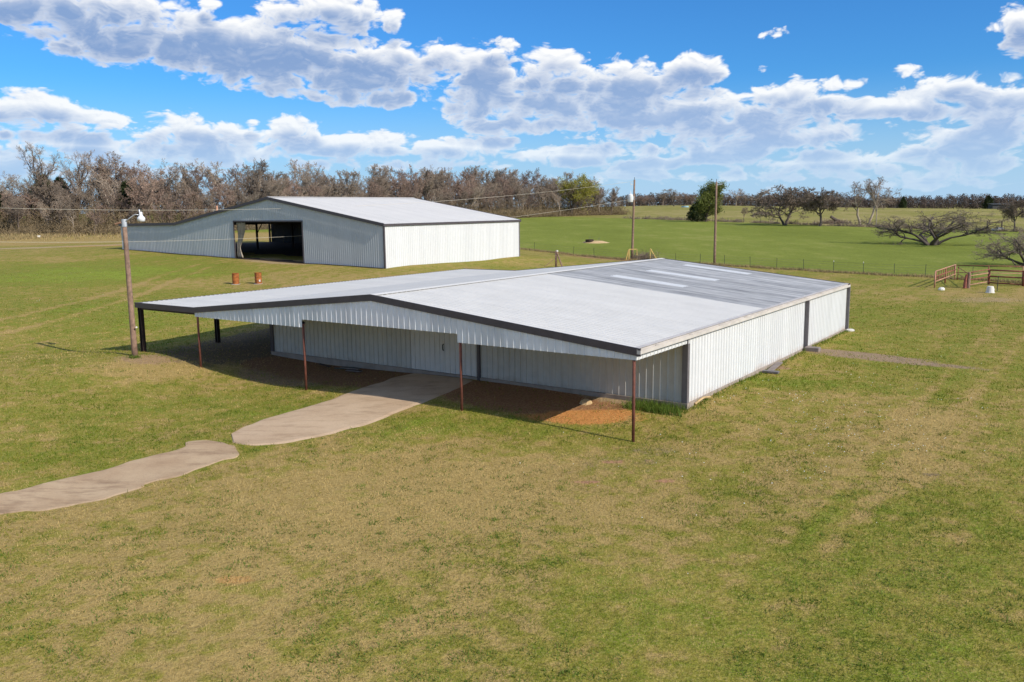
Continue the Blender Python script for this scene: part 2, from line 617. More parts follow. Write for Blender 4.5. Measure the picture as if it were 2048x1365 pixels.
def leaf_mat(name, c1, c2, rnd=.2):
    m, T, b = new_mat(name)
    P = obj_pos(T)
    n = T.noise(P, 0.8, 4, .65)
    at = T.node('ShaderNodeAttribute', attribute_name='tone')
    cc = T.mix(T.m('ADD', T.m('MULTIPLY', n, .5), T.m('MULTIPLY', at.outputs['Fac'], .5)), c1, c2)
    r = T.node('ShaderNodeObjectInfo').outputs['Random']
    cc = T.mix(1.0, cc, T.mix(r, (1 - rnd,) * 3, (1 + rnd,) * 3), 'MULTIPLY')
    T.put(b.inputs['Base Color'], cc)
    b.inputs['Roughness'].default_value = .7
    b.inputs['Specular IOR Level'].default_value = .15
    tr = T.node('ShaderNodeBsdfTranslucent')
    T.put(tr.inputs[0], cc)
    mx = T.node('ShaderNodeMixShader')
    mx.inputs[0].default_value = .25
    T.l.new(b.outputs[0], mx.inputs[1])
    T.l.new(tr.outputs[0], mx.inputs[2])
    T.l.new(mx.outputs[0], T.n['Material Output'].inputs[0])
    return m


M['bark'] = bark_mat('grey_brown_bark', (.20, .155, .125))
M['twig'] = bark_mat('bare_twigs', (.31, .25, .195), .3)
M['twig_red'] = bark_mat('reddish_bare_twigs', (.31, .225, .18), .3)
M['bark_dark'] = bark_mat('dark_bark', (.12, .098, .082), .2)
M['twig_dark'] = bark_mat('dark_bare_twigs', (.30, .235, .185), .2)
M['bark_pale'] = bark_mat('pale_bark', (.40, .33, .26), .15)
M['brush'] = bark_mat('brown_undergrowth', (.225, .17, .10), .1)
M['cedar'] = leaf_mat('cedar_foliage', (.03, .045, .018), (.085, .105, .04))
M['willow'] = leaf_mat('fresh_spring_leaves', (.26, .25, .04), (.46, .42, .08))
M['ivy'] = leaf_mat('dark_ivy', (.07, .10, .025), (.27, .29, .07))
M['olive'] = leaf_mat('olive_leaves', (.16, .15, .045), (.28, .26, .08))
M['weed'] = leaf_mat('weed_leaves', (.075, .125, .018), (.18, .25, .035))
M['flower'] = plain('white_flowers', (.8, .8, .72), .7)


TRACKS_PX = [([(-60, 652), (60, 628), (170, 602), (260, 575), (330, 548), (400, 528)], .38, -.75), ([(-60, 680), (60, 655), (170, 626), (270, 594), (350, 560), (420, 534)], .38, -.75),
             ([(1560, 1080), (1690, 960), (1800, 850), (1905, 740), (1990, 650)], .30, -.40), ([(1640, 1110), (1770, 985), (1880, 868), (1985, 750), (2060, 665)], .30, -.40),
             ([(1480, 1200), (1600, 1075), (1720, 950), (1830, 835), (1925, 735)], .25, .30), ([(640, 620), (560, 560), (520, 530)], .4, -.3)]
_TR = []


def track_sward(x, y):
    if not _TR:
        for px, w, amt in TRACKS_PX:
            P = np.array([G(*p)[:2] for p in px])
            d = np.r_[0, np.cumsum(np.hypot(*np.diff(P, axis=0).T))]
            t = np.arange(0, d[-1], .35)
            Q = np.stack([np.interp(t, d, P[:, 0]), np.interp(t, d, P[:, 1])], 1)
            for _ in range(40):
                Q[1:-1] = (Q[:-2] + 2 * Q[1:-1] + Q[2:]) / 4
            _TR.append((Q, w, amt))
    g = np.zeros(len(x))
    for Q, w, amt in _TR:
        lo, hi = Q.min(0) - 2, Q.max(0) + 2
        m = np.where((x > lo[0]) & (x < hi[0]) & (y > lo[1]) & (y < hi[1]))[0]
        for i in range(0, len(m), 20000):
            k = m[i:i + 20000]
            dd = np.hypot(x[k, None] - Q[None, :, 0], y[k, None] - Q[None, :, 1]).min(1)
            g[k] += amt * np.exp(-(dd / w) ** 2)
    return g


def zone_r(x, y, cx, cy, rx, ry, ang):
    ca, sa = math.cos(ang), math.sin(ang)
    dx, dy = x - cx, y - cy
    return np.hypot((dx * ca + dy * sa) / rx, (-dx * sa + dy * ca) / ry)


def lawn_attributes(me):
    co = np.empty(len(me.vertices) * 3, np.float32)
    me.vertices.foreach_get('co', co)
    x, y = co[0::3], co[1::3]
    g = np.zeros(len(x))
    for cx, cy, rx, ry, an, amt in LAWN_ZONES:
        t = np.clip((1.7 - zone_r(x, y, cx, cy, rx, ry, an)) / 1.3, 0, 1)
        g += amt * t * t * (3 - 2 * t)
    g += track_sward(x, y)
    bare = np.zeros(len(x))
    soil = np.tile(np.array([*BROWN, 1.0]), (len(x), 1))
    for cx, cy, rx, ry, an, col, s_, soft in DIRT_ZONES:
        if not s_:
            continue
        r = zone_r(x, y, cx, cy, rx, ry, an)
        v = s_ * np.clip((1 + soft - r) / (2 * soft), 0, 1)
        near = np.clip((1.9 - r) / 0.5, 0, 1)
        w = near * (v >= bare) + near * 0.0
        soil[:, :3] = soil[:, :3] * (1 - w[:, None]) + np.array(col) * w[:, None]
        bare = np.maximum(bare, v)
    for nm, val in (('sward', g), ('bare', bare)):
        at = me.attributes.new(nm, 'FLOAT', 'POINT')
        at.data.foreach_set('value', val.astype(np.float32))
    at = me.attributes.new('soil', 'FLOAT_COLOR', 'POINT')
    at.data.foreach_set('color', soil.astype(np.float32).ravel())


TAN = (.375, .262, .090)
TAN_PALE = (.54, .385, .145)
OLIVE = (.250, .224, .034)
GREEN = (.178, .205, .018)
LUSH = (.205, .275, .020)
ORANGE = (.58, .24, .07)
BROWN = (.23, .115, .062)


def ground_colour(T, P, xyz):
    """colour of the mown lawn: dry tan thatch, green flushes, bare red soil"""
    x, y, _ = xyz
    big = T.noise(P, .055, 3, .55)
    mid = T.noise(P, .33, 4, .6)
    clump = T.noise(P, 1.7, 4, .62)
    fine = T.noise(P, 9.0, 3, .7)
    grain = T.noise(P, 30.0, 2, .7)
    # how green the sward is, by place: tan in the foreground left, greener right and far left
    g = T.m('ADD', T.m('MULTIPLY', T.m('SUBTRACT', big, .5), 1.2), T.m('MULTIPLY', T.m('SUBTRACT', mid, .5), 1.3))
    g = T.m('ADD', g, T.m('MULTIPLY', T.m('SUBTRACT', clump, .5), 2.5))
    streak = T.noise(T.v('MULTIPLY', T.v('ADD', T.v('MULTIPLY', T.vec(T.m('ADD', T.m('MULTIPLY', x, .57), T.m('MULTIPLY', y, .82)), T.m('SUBTRACT', T.m('MULTIPLY', x, .82), T.m('MULTIPLY', y, .57)), 0), (.09, .8, 1)), (3.1, 7.7, 0)), (1, 1, 1)), .9, 4, .6)
    g = T.m('ADD', g, T.m('MULTIPLY', T.m('SUBTRACT', streak, .5), 1.3))
    g = T.m('ADD', g, .43)
    g = T.m('ADD', g, T.node('ShaderNodeAttribute', attribute_name='sward').outputs['Fac'])
    c = T.mix(T.rng(g, .05, .55, smooth=True), TAN, OLIVE)
    c = T.mix(T.rng(g, .5, .95, smooth=True), c, GREEN)
    c = T.mix(T.rng(g, 1.0, 1.45, smooth=True), c, LUSH)
    return c, clump, fine, grain, mid, big


def g2(px, py):
    p = G(px, py)
    return p[0], p[1]


def _z(px, py, rx, ry, an, amt):
    x, y = g2(px, py)
    return (x, y, rx, ry, an, amt)


LAWN_ZONES = [
    _z(480, 1130, 9, 6, 0, -.24), _z(800, 960, 5, 4, .3, -.34), _z(1150, 990, 4, 3.0, 0, -.30), _z(150, 1090, 5, 3, 0, -.12), _z(1500, 970, 6, 4, .4, -.10),
    _z(1930, 1250, 7, 12, 0, .22), _z(1350, 1250, 4, 3, 0, .06), _z(1700, 1320, 5, 6, 0, .04), _z(1560, 765, 4.2, 1.3, -.35, .55), _z(1950, 700, 9, 14, 0, .22),
    _z(560, 810, 4, 2, -.3, .42), _z(300, 850, 7, 4, 0, .22), _z(60, 940, 5, 2.5, .3, .35), _z(900, 855, 4, 1.2, -.2, .40), _z(300, 735, 2.2, 2.0, 0, -.8),
    _z(150, 545, 12, 14, -.6, .62), _z(330, 545, 9, 5, 0, .42), _z(120, 620, 12, 6, -.4, .25), _z(300, 640, 8, 8, 0, .12), _z(520, 600, 16, 8, 0, .22), _z(20, 560, 7, 6, 0, .25),
    _z(1900, 620, 10, 8, 0, .12), _z(1780, 560, 16, 6, -.9, .15), _z(1120, 530, 14, 8, 0, .08), _z(1620, 850, 5, 3, .5, -.12), _z(1750, 900, 6, 2.2, .9, -.22), _z(900, 520, 12, 4, -.5, .25),
    _z(515, 462, 22, 7, .2, 1.3), _z(515, 480, 10, 4, 0, -.8), _z(1850, 590, 6, 5, 0, -.1), _z(700, 1260, 6, 3, 0, .1), _z(640, 480, 8, 3, -.5, -.1), (-95, 176, 70, 13, .0, -.9), (-40, 200, 60, 40, 0, -.5)]

# bare ground: x, y, half sizes, angle, colour, strength
DIRT_ZONES = []


def _d(px, py, rx, ry, an, col, s=1.0, soft=.35):
    x, y = g2(px, py)
    DIRT_ZONES.append((x, y, rx, ry, an, col, s, soft))


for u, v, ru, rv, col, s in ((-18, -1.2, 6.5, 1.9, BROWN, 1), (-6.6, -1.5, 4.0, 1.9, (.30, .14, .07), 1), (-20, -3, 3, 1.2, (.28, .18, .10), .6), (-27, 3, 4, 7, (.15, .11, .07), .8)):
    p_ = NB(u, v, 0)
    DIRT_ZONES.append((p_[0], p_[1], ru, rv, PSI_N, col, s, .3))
_d(1158, 830, 1.8, .85, -.25, ORANGE, 1.0, .6)
_d(1215, 797, 1.8, .6, -.55, (.36, .25, .15), .8)
_d(1235, 925, 2.6, 1.1, .1, (.30, .19, .11), .20, .7)
_d(1310, 900, 1.6, .7, .1, (.28, .19, .12), .22, .7)
_d(1170, 965, .45, .16, 0, (.42, .21, .12), .5)
_d(1225, 925, .4, .15, 0, (.42, .21, .12), .5)
_d(1330, 962, .35, .15, 0, (.42, .21, .12), .5)
_d(1690, 706, 3.6, .55, -.62, (.30, .21, .14), .9, .5)
_d(1790, 722, 3.2, .5, -.62, (.30, .21, .14), .8, .6)
_d(1545, 735, .8, .4, -.4, (.33, .2, .11), .7)
_d(1862, 950, .30, .22, 0, (.17, .12, .075), .35)
_d(472, 1160, .45, .18, 0, (.45, .25, .08), .6)
_d(235, 990, 0.1, 0.1, 0, TAN, 0)
_d(1225, 518, 9, 1.8, -.9, (.33, .19, .09), .7, .6)
_d(560, 523, 5, 1.6, -.6, (.42, .30, .16), .8, .6)
_d(215, 492, 6, 1.4, 0, (.50, .25, .10), .9, .6)
_d(60, 496, 26, 4.0, 0, (.42, .31, .17), .6, .6)
_d(1980, 600, 3, 2, 0, (.38, .27, .14), .35, .6)
_d(290, 718, 1.3, 1.0, 0, (.34, .22, .12), .7, .6)


def lawn_mat():
    m, T, b = new_mat('mown_dry_lawn')
    P = obj_pos(T)
    xyz = T.xyz(P)
    c, clump, fine, grain, mid, big = ground_colour(T, P, xyz)
    # bare soil, its edge broken up by tufts
    bare = T.node('ShaderNodeAttribute', attribute_name='bare').outputs['Fac']
    soil = T.node('ShaderNodeAttribute', attribute_name='soil').outputs['Color']
    wob = T.m('SUBTRACT', T.m('ADD', T.m('MULTIPLY', clump, .6), T.m('MULTIPLY', fine, .4)), .5)
    c = T.mix(T.rng(T.m('ADD', bare, T.m('MULTIPLY', wob, 1.5)), .12, .42, smooth=True), c, soil)
    # pale straw and dark thatch down to the blades
    c = T.mix(T.rng(fine, .50, .78, 0, .55), c, TAN_PALE)
    c = T.mix(T.rng(fine, .48, .26, 0, .6), c, (.09, .07, .02))
    c = T.mix(T.rng(grain, .52, .75, 0, .45), c, (.50, .39, .20))
    c = T.mix(T.rng(grain, .46, .28, 0, .5), c, (.06, .055, .02))
    # faint wheel tracks running out from the yard
    T.put(b.inputs['Base Color'], c)
    b.inputs['Roughness'].default_value = .95
    b.inputs['Specular IOR Level'].default_value = .08
    bp = T.node('ShaderNodeBump')
    bp.inputs['Strength'].default_value = .9
    bp.inputs['Distance'].default_value = .07
    T.put(bp.inputs['Height'], T.m('ADD', T.m('MULTIPLY', fine, .8), T.m('MULTIPLY', clump, 1.0)))
    T.put(b.inputs['Normal'], bp.outputs[0])
    return m


def field_mat(name, c_lo, c_hi, c_dry, dry):
    m, T, b = new_mat(name)
    P = obj_pos(T)
    big = T.noise(T.v('MULTIPLY', P, (1, .5, 1)), .035, 4, .6)
    mid = T.noise(T.v('MULTIPLY', P, (1, .45, 1)), .25, 5, .65)
    fine = T.noise(P, 3.0, 4, .7)
    t = T.m('ADD', T.m('MULTIPLY', big, .6), T.m('MULTIPLY', mid, .4))
    c = T.mix(T.rng(t, .36, .64), c_lo, c_hi)
    c = T.mix(T.rng(T.m('ADD', T.m('MULTIPLY', mid, .55), T.m('MULTIPLY', big, .5)), dry, dry + .18), c, c_dry)
    c = T.mix(T.rng(fine, .35, .6, .55, 0), c, tuple(x * .55 for x in c_lo))
    T.put(b.inputs['Base Color'], c)
    b.inputs['Roughness'].default_value = .95
    b.inputs['Specular IOR Level'].default_value = .05
    bp = T.node('ShaderNodeBump')
    bp.inputs['Strength'].default_value = .8
    bp.inputs['Distance'].default_value = .15
    T.put(bp.inputs['Height'], fine)
    T.put(b.inputs['Normal'], bp.outputs[0])
    return m


M['lawn'] = lawn_mat()
M['pasture'] = field_mat('green_wheat_pasture', (.180, .210, .035), (.262, .295, .055), (.34, .31, .10), .56)
M['hay'] = field_mat('dry_hayfield', (.24, .23, .055), (.36, .30, .105), (.42, .33, .15), .52)

# fence and hedge lines that part the lawn, the pasture and the hayfield
FENCE = [np.array(G(*p)[:2]) for p in ((1069, 503), (1500, 533), (1667, 545), (1851, 556))]
_fd = FENCE[3] - FENCE[0]
_fd /= np.linalg.norm(_fd)
FENCE_O = sum(FENCE) / 4
HEDGE = [np.array(G(*p)[:2]) for p in ((1260, 437), (1410, 443), (1573, 451), (1750, 454), (1975, 462))]
_hx = np.array([p[0] for p in HEDGE]); _hy = np.array([p[1] for p in HEDGE])
_hk = np.polyfit(_hx, _hy, 1)
HEDGE_D = np.array([1, _hk[0]]) / math.hypot(1, _hk[0])
HEDGE_O = np.array([_hx.mean(), np.polyval(_hk, _hx.mean())])


def side(p, o, d):
    return d[0] * (p[1] - o[1]) - d[1] * (p[0] - o[0])


def build_ground():
    r = np.concatenate([np.geomspace(4, 12, 30)[:-1], np.geomspace(12, 60, 190), np.geomspace(60.4, 150, 130), np.geomspace(154, 4500, 95)])
    a_in = np.radians(np.linspace(-40, 40, 300))
    a_out = np.radians(np.linspace(40, 320, 100))[1:-1]
    a = np.concatenate([a_in, a_out])
    A_, R_ = np.meshgrid(a, r)
    X, Y = R_ * np.sin(A_), R_ * np.cos(A_)
    Z = terrain(X, Y)
    na = len(a)
    V = [tuple(v) for v in np.stack([X.ravel(), Y.ravel(), Z.ravel()], 1)]
    F = []
    for i in range(len(r) - 1):
        for k in range(na):
            k2 = (k + 1) % na
            F.append((i * na + k, i * na + k2, (i + 1) * na + k2, (i + 1) * na + k))
    c0 = len(V)
    V.append((0, 0, tz(0, 0)))
    F += [(c0, (k + 1) % na, k) for k in range(na)]
    me = bpy.data.meshes.new('tmp')
    me.from_pydata(V, [], F)
    bm = bmesh.new()
    bm.from_mesh(me)
    bpy.data.meshes.remove(me)
    for o, d in ((FENCE_O, _fd), (HEDGE_O, HEDGE_D)):
        bmesh.ops.bisect_plane(bm, geom=bm.verts[:] + bm.edges[:] + bm.faces[:], plane_co=(o[0], o[1], 0),
                               plane_no=(-d[1], d[0], 0), dist=1e-5)
    groups = {'lawn': [], 'pasture': [], 'hayfield': []}
    bm.verts.index_update()
    for f in bm.faces:
        c = f.calc_center_median()
        if side(c, HEDGE_O, HEDGE_D) > 0 and side(c, FENCE_O, _fd) > 0:
            groups['hayfield'].append(f)
        elif side(c, FENCE_O, _fd) > 0:
            groups['pasture'].append(f)
        else:
            groups['lawn'].append(f)
    co = [tuple(v.co) for v in bm.verts]
    info = {'lawn': ('mown lawn of tan and green grass around the metal barns', 'lawn', M['lawn']),
            'pasture': ('flat bright green pasture beyond the wire fence', 'pasture', M['pasture']),
            'hayfield': ('dry yellow hayfield beyond the hedge line', 'field', M['hay'])}
    for nm, fs in groups.items():
        used = {}
        faces = []
        for f in fs:
            faces.append(tuple(used.setdefault(v.index, len(used)) for v in f.verts))
        verts = [None] * len(used)
        for k, i in used.items():
            verts[i] = co[k]
        o = mesh_obj(nm, verts, faces, info[nm][2], smooth=True)
        tag(o, info[nm][0], info[nm][1], kind='structure')
        if nm == 'lawn':
            lawn_attributes(o.data)
    bm.free()


build_ground()

# ---------------------------------------------------------------- sheet-metal panels
PANEL = 0.9144
RIB = ((.1524 - .036, 0), (.1524 - .014, .038), (.1524 + .014, .038), (.1524 + .036, 0))


def profile(s0, s1, hk=1.0):
    """ribbed profile (s, depth) between s0 and s1, ribs every foot counted from 0"""
    pts = [(s0, None)]
    k = math.floor(s0 / .3048) - 1
    while k * .3048 < s1:
        for a, d in RIB:
            s_ = k * .3048 + a
            if s0 + .004 < s_ < s1 - .004:
                pts.append((s_, d))
        k += 1
    pts.append((s1, None))

    def depth(s_):
        q = s_ % .3048
        return float(np.interp(q, [0] + [a for a, _ in RIB] + [.3048], [0] + [d for _, d in RIB] + [0]))
    return [(a, (depth(a) if d is None else d) * hk) for a, d in pts]


def panels(parent, name, O, along, out, up, s0, s1, zb, zt, mat, off=0.0, label=None):
    hk = .6 if 'roof' in name or 'skylight' in name else 1.0
    """one ribbed sheet per panel; zb, zt: lower and upper end along `up` as functions of s"""
    O, along, out, up = (np.array(q, float) for q in (O, along, out, up))
    k = math.floor(s0 / PANEL + 1e-6)
    made = []
    while k * PANEL < s1 - .02:
        a, b = max(s0, k * PANEL), min(s1, (k + 1) * PANEL)
        lap = .0015 * (k % 2)
        V, F = [], []
        pr = profile(a, b, hk)
        for s_, d in pr:
            base = O + along * s_ + out * (d + off + lap)
            V.append(base + up * zb(s_))
            V.append(base + up * zt(s_))
        for i in range(len(pr) - 1):
            F.append((2 * i, 2 * i + 2, 2 * i + 3, 2 * i + 1))
        o = mesh_obj(name, V, F, mat, parent)
        if label: o['label'] = label
        made.append(o)
        k += 1
    return made


def strip_box(mb, fr, path, w0, w1, zlo, zhi):
    """a trim following path [(u,z)...] on a front: between v=w0 and w1, from z+zlo to z+zhi"""
    for (ua, za), (ub, zb_) in zip(path[:-1], path[1:]):
        mb.hexa([fr(ua, w0, za + zlo), fr(ub, w0, zb_ + zlo), fr(ub, w1, zb_ + zlo), fr(ua, w1, za + zlo),
                 fr(ua, w0, za + zhi), fr(ub, w0, zb_ + zhi), fr(ub, w1, zb_ + zhi), fr(ua, w1, za + zhi)])


def fbox(mb, fr, u0, u1, v0, v1, z0, z1):
    mb.hexa([fr(u0, v0, z0), fr(u1, v0, z0), fr(u1, v1, z0), fr(u0, v1, z0),
             fr(u0, v0, z1), fr(u1, v0, z1), fr(u1, v1, z1), fr(u0, v1, z1)])


UPZ = np.array([0, 0, 1.0])


def near_barn():
    fr = NB
    e, g = fr.e, fr.g
    root = thing('metal_barn', 'low white metal barn with dark trim and open canopy across its front', 'barn')
    EV, SL, UR, ZR = 2.97, .1010, -12.47, 4.23
    UB, UE, ZE = -24.84, -29.97, 2.965
    V0, V1 = -4.40, 24.46

    def rz(u):
        if u > UR: return EV - u * SL
        if u > UB: return ZR - (UR - u) * SL
        t = (UB - u) / (UB - UE)
        return (ZR - (UR - UB) * SL) * (1 - t) + ZE * t
    zb_break = rz(UB)
    # foundation
    mb = MB(); fbox(mb, fr, -24.30, .07, -.10, 24.52, -.7, .20)
    mb.build('foundation_slab', M['concrete'], root)
    W = M['white_wall']
    # front wall under the canopy
    O0 = fr(-24.15, 0, 0)
    top = lambda s_: rz(-24.15 + s_) - .05
    panels(root, 'wall_panel', O0, e, -g, UPZ, 0, 10.04, lambda s_: .205, top, M['canopy_shade_wall'])
    panels(root, 'wall_panel', O0, e, -g, UPZ, 10.04, 14.15, lambda s_: 2.35, top, M['canopy_shade_wall'])
    panels(root, 'wall_panel', O0, e, -g, UPZ, 14.15, 24.15, lambda s_: .205, top, M['canopy_shade_wall'])
    # right, left and back walls
    panels(root, 'wall_panel', fr(0, 0, 0), g, e, UPZ, 0, 24.4, lambda s_: .205, lambda s_: 2.96, W)
    panels(root, 'wall_panel', fr(-24.15, 0, 0), g, -e, UPZ, 0, 24.4, lambda s_: .205, lambda s_: rz(-24.15) - .05, W)
    panels(root, 'wall_panel', fr(-24.15, 24.40, 0), e, g, UPZ, 0, 24.15, lambda s_: .205, top, W)
    # sliding doors
    for a, b in ((-14.11, -12.14), (-12.13, -10.16)):
        d = mesh_obj('sliding_door', *door_mesh(fr, a, b, -.10, .23, 2.56), M['door_steel'], root)
        if b > -11:
            h = MB(); h.tube([fr(a + .08, -.16, 1.30), fr(a + .08, -.22, 1.33), fr(a + .08, -.22, 1.56), fr(a + .08, -.16, 1.59)], .03, 6)
            h.build('handle', M['dark_metal'], d)
    mb = MB(); fbox(mb, fr, -14.3, -10.0, -.16, -.04, 2.57, 2.66); mb.build('door_track', M['trim'], root)
    # roof sheets
    nR = np.array(e * SL + UPZ); nR /= np.linalg.norm(nR)
    dR = np.array(e - UPZ * SL); k = np.linalg.norm(dR); dR /= k
    LR = 12.47 * k
    R0 = fr(UR, V0, ZR)
    panels(root, 'roof_panel', R0, g, nR, dR, 0, 13.716, lambda s_: .05, lambda s_: LR, M['white_roof'])
    panels(root, 'roof_panel', R0, g, nR, dR, 13.716, V1 - V0, lambda s_: .05, lambda s_: LR, M['old_roof'], label='weathered grey galvanised roof sheet')
    for q in (18, 23, 29):
        s_ = q * PANEL
        panels(root, 'skylight_panel', R0, g, nR, dR, s_ + .002, s_ + .78, lambda s_: 2.58, lambda s_: 7.02, M['skylight'], off=.009, label='pale fibreglass skylight strip')
    nL = np.array(-e * SL + UPZ); nL /= np.linalg.norm(nL)
    dL = np.array(-e - UPZ * SL); dL /= np.linalg.norm(dL)
    panels(root, 'roof_panel', R0, g, nL, dL, 0, V1 - V0, lambda s_: .05, lambda s_: (UR - UB) * k, M['white_roof'])
    dE = np.array(-e + UPZ * (ZE - zb_break) / (UB - UE)); dE /= np.linalg.norm(dE)
    panels(root, 'lean_to_roof_panel', fr(UB, V0, zb_break), g, UPZ, dE, 0, V1 - V0, lambda s_: 0.0, lambda s_: UB - UE, M['white_roof'], off=-.004)
    mb = MB()
    for sgn, n_, d_ in ((1, nR, dR), (-1, nL, dL)):
        a0, a1 = np.array(fr(UR, V0 - .03, ZR + .052)), np.array(fr(UR, V1 + .03, ZR + .052))
        t = d_ * .26 - n_ * .004
        lo = -n_ * .006
        mb.hexa([a0 + lo, a1 + lo, a1 + t + lo, a0 + t + lo, a0, a1, a1 + t, a0 + t])
    mb.build('ridge_cap', M['white_roof'], root)
    # dark rake trim along the front and back edges
    for v_a, v_b in ((V0 - .058, V0 - .012), (V1 + .012, V1 + .058)):
        for path in ([(.17, rz(.17)), (UR, ZR)], [(UR, ZR), (UB, zb_break)], [(UB, zb_break), (UE - .02, ZE)]):
            mb = MB(); strip_box(mb, fr, path, v_a, v_b, -.23, .05)
            mb.build('rake_trim', M['trim'], root)
    mb = MB(); fbox(mb, fr, UE - .06, UE + .02, V0, V1, ZE - .20, ZE + .02); mb.build('eave_trim', M['trim'], root)
    # white gable fascia with its raised middle
    F0 = fr(-24.80, V0, 0)
    ft = lambda s_: rz(-24.80 + s_) - .10
    for a, b, z in ((0, 7.95, 2.555), (7.95, 16.95, 2.92), (16.95, 24.80, 2.575)):
        panels(root, 'fascia_panel', F0, e, -g, UPZ, a, b, lambda s_, z=z: z, ft, M['fascia'])
    panels(root, 'fascia_panel', fr(0, V0, 0), g, e, UPZ, .0, 4.38, lambda s_: 2.575, lambda s_: 2.93, W)
    mb = MB(); fbox(mb, fr, -24.8, -24.74, V0 + .01, V0 + .06, 2.56, 2.72); mb.build('fascia_end', M['trim'], root)
    # carrying beam behind the fascia, rafters under the canopy
    for a, b, z in ((-29.9, -24.85, 2.63), (-24.85, -16.9, 2.66), (-16.9, -7.9, 3.02), (-7.9, -.12, 2.68)):
        mb = MB(); fbox(mb, fr, a, b, V0 + .10, V0 + .22, z, z + .14); mb.build('beam', M['dark_column'], root)
    for u in (-29.8, -24.2, -20, -16, -12.47, -8, -4, -.2):
        mb = MB(); fbox(mb, fr, u - .05, u + .05, V0 + .24, -.05, rz(u) - .30, rz(u) - .06); mb.build('rafter', M['dark_column'], root)
    # gutter
    mb = MB()
    for (ua, ub_, z0, z1) in ((.035, .05, 2.80, 2.97), (.05, .165, 2.80, 2.815), (.165, .18, 2.80, 2.935)):
        fbox(mb, fr, ua, ub_, V0 - .06, V1 + .06, z0, z1)
    fbox(mb, fr, .05, .165, V0 - .06, V0 - .04, 2.815, 2.935); fbox(mb, fr, .05, .165, V1 + .04, V1 + .06, 2.815, 2.935)
    gut = mb.build('gutter', M['gutter'], root)
    for k_ in range(10):
        v_ = V0 + 1.4 + k_ * 3.05
        mb = MB(); fbox(mb, fr, .03, .186, v_ - .02, v_ + .02, 2.938, 2.946); mb.build('gutter_strap', M['gutter'], gut)
    # eave flashing between the last roof rib and the gutter
    mb = MB(); fbox(mb, fr, -.12, .10, V0 - .05, V1 + .05, 3.000, 3.010); mb.build('eave_flashing', M['gutter'], root)
    # corner trims and downspouts
    mb = MB(); fbox(mb, fr, -.19, .045, -.075, -.034, .21, 2.90); fbox(mb, fr, .037, .045, -.034, .12, .21, 2.56); mb.build('corner_trim', M['trim_grey'], root)
    mb = MB(); fbox(mb, fr, -24.36, -24.12, -.09, -.035, -.02, 2.86); mb.build('corner_trim', M['trim'], root)
    mb = MB(); fbox(mb, fr, -10.14, -10.00, -.13, -.034, .0, 2.86); mb.build('door_post', M['trim'], root)
    for v in (15.55, 24.28):
        mb = MB(); fbox(mb, fr, .034, .22, v, v + .13, .12, 2.79); o = mb.build('downspout', M['trim_grey'], root); bevel(o, .012)
    # posts
    for u, zb_, zt_ in ((-.13, -.45, 2.72), (-7.76, -.3, 2.70), (-16.85, -.5, 2.70), (-24.68, -.2, 2.70)):
        mb = MB(); mb.tube([fr(u, V0 + .07, zb_), fr(u, V0 + .07, zt_)], .055, 10)
        mb.build('canopy_post', M['rust_pipe'], root, True)
    for v in (V0 + .15, .53, 9.5, 16.5, 23.8):
        p = fr(-29.78, v, 0)
        mb = MB(); zg = tz(p[0], p[1]) - .3
        fbox(mb, fr, -29.92, -29.88, v - .10, v + .10, zg, 2.78); fbox(mb, fr, -29.88, -29.72, v - .012, v + .012, zg, 2.78); fbox(mb, fr, -29.72, -29.68, v - .10, v + .10, zg, 2.78)
        mb.build('steel_column', M['dark_column'], root)
    return root


def door_mesh(fr, a, b, v, z0, z1):
    V, F = [], []
    pr = profile(a, b)
    n = len(pr)
    for dv in (0, .05):
        for s_, d in pr:
            vv = v - (d if dv == 0 else -dv)
            V.append(fr(s_, vv, z0)); V.append(fr(s_, vv, z1))
    for i in range(n - 1):
        F.append((2 * i, 2 * i + 2, 2 * i + 3, 2 * i + 1))
        j = 2 * n + 2 * i
        F.append((j, j + 1, j + 3, j + 2))
        F.append((2 * i, j, j + 2, 2 * i + 2)); F.append((2 * i + 1, 2 * i + 3, j + 3, j + 1))
    e_ = 2 * n - 2
    F += [(0, 1, 2 * n + 1, 2 * n), (e_, 2 * n + e_, 2 * n + e_ + 1, e_ + 1)]
    return V, F


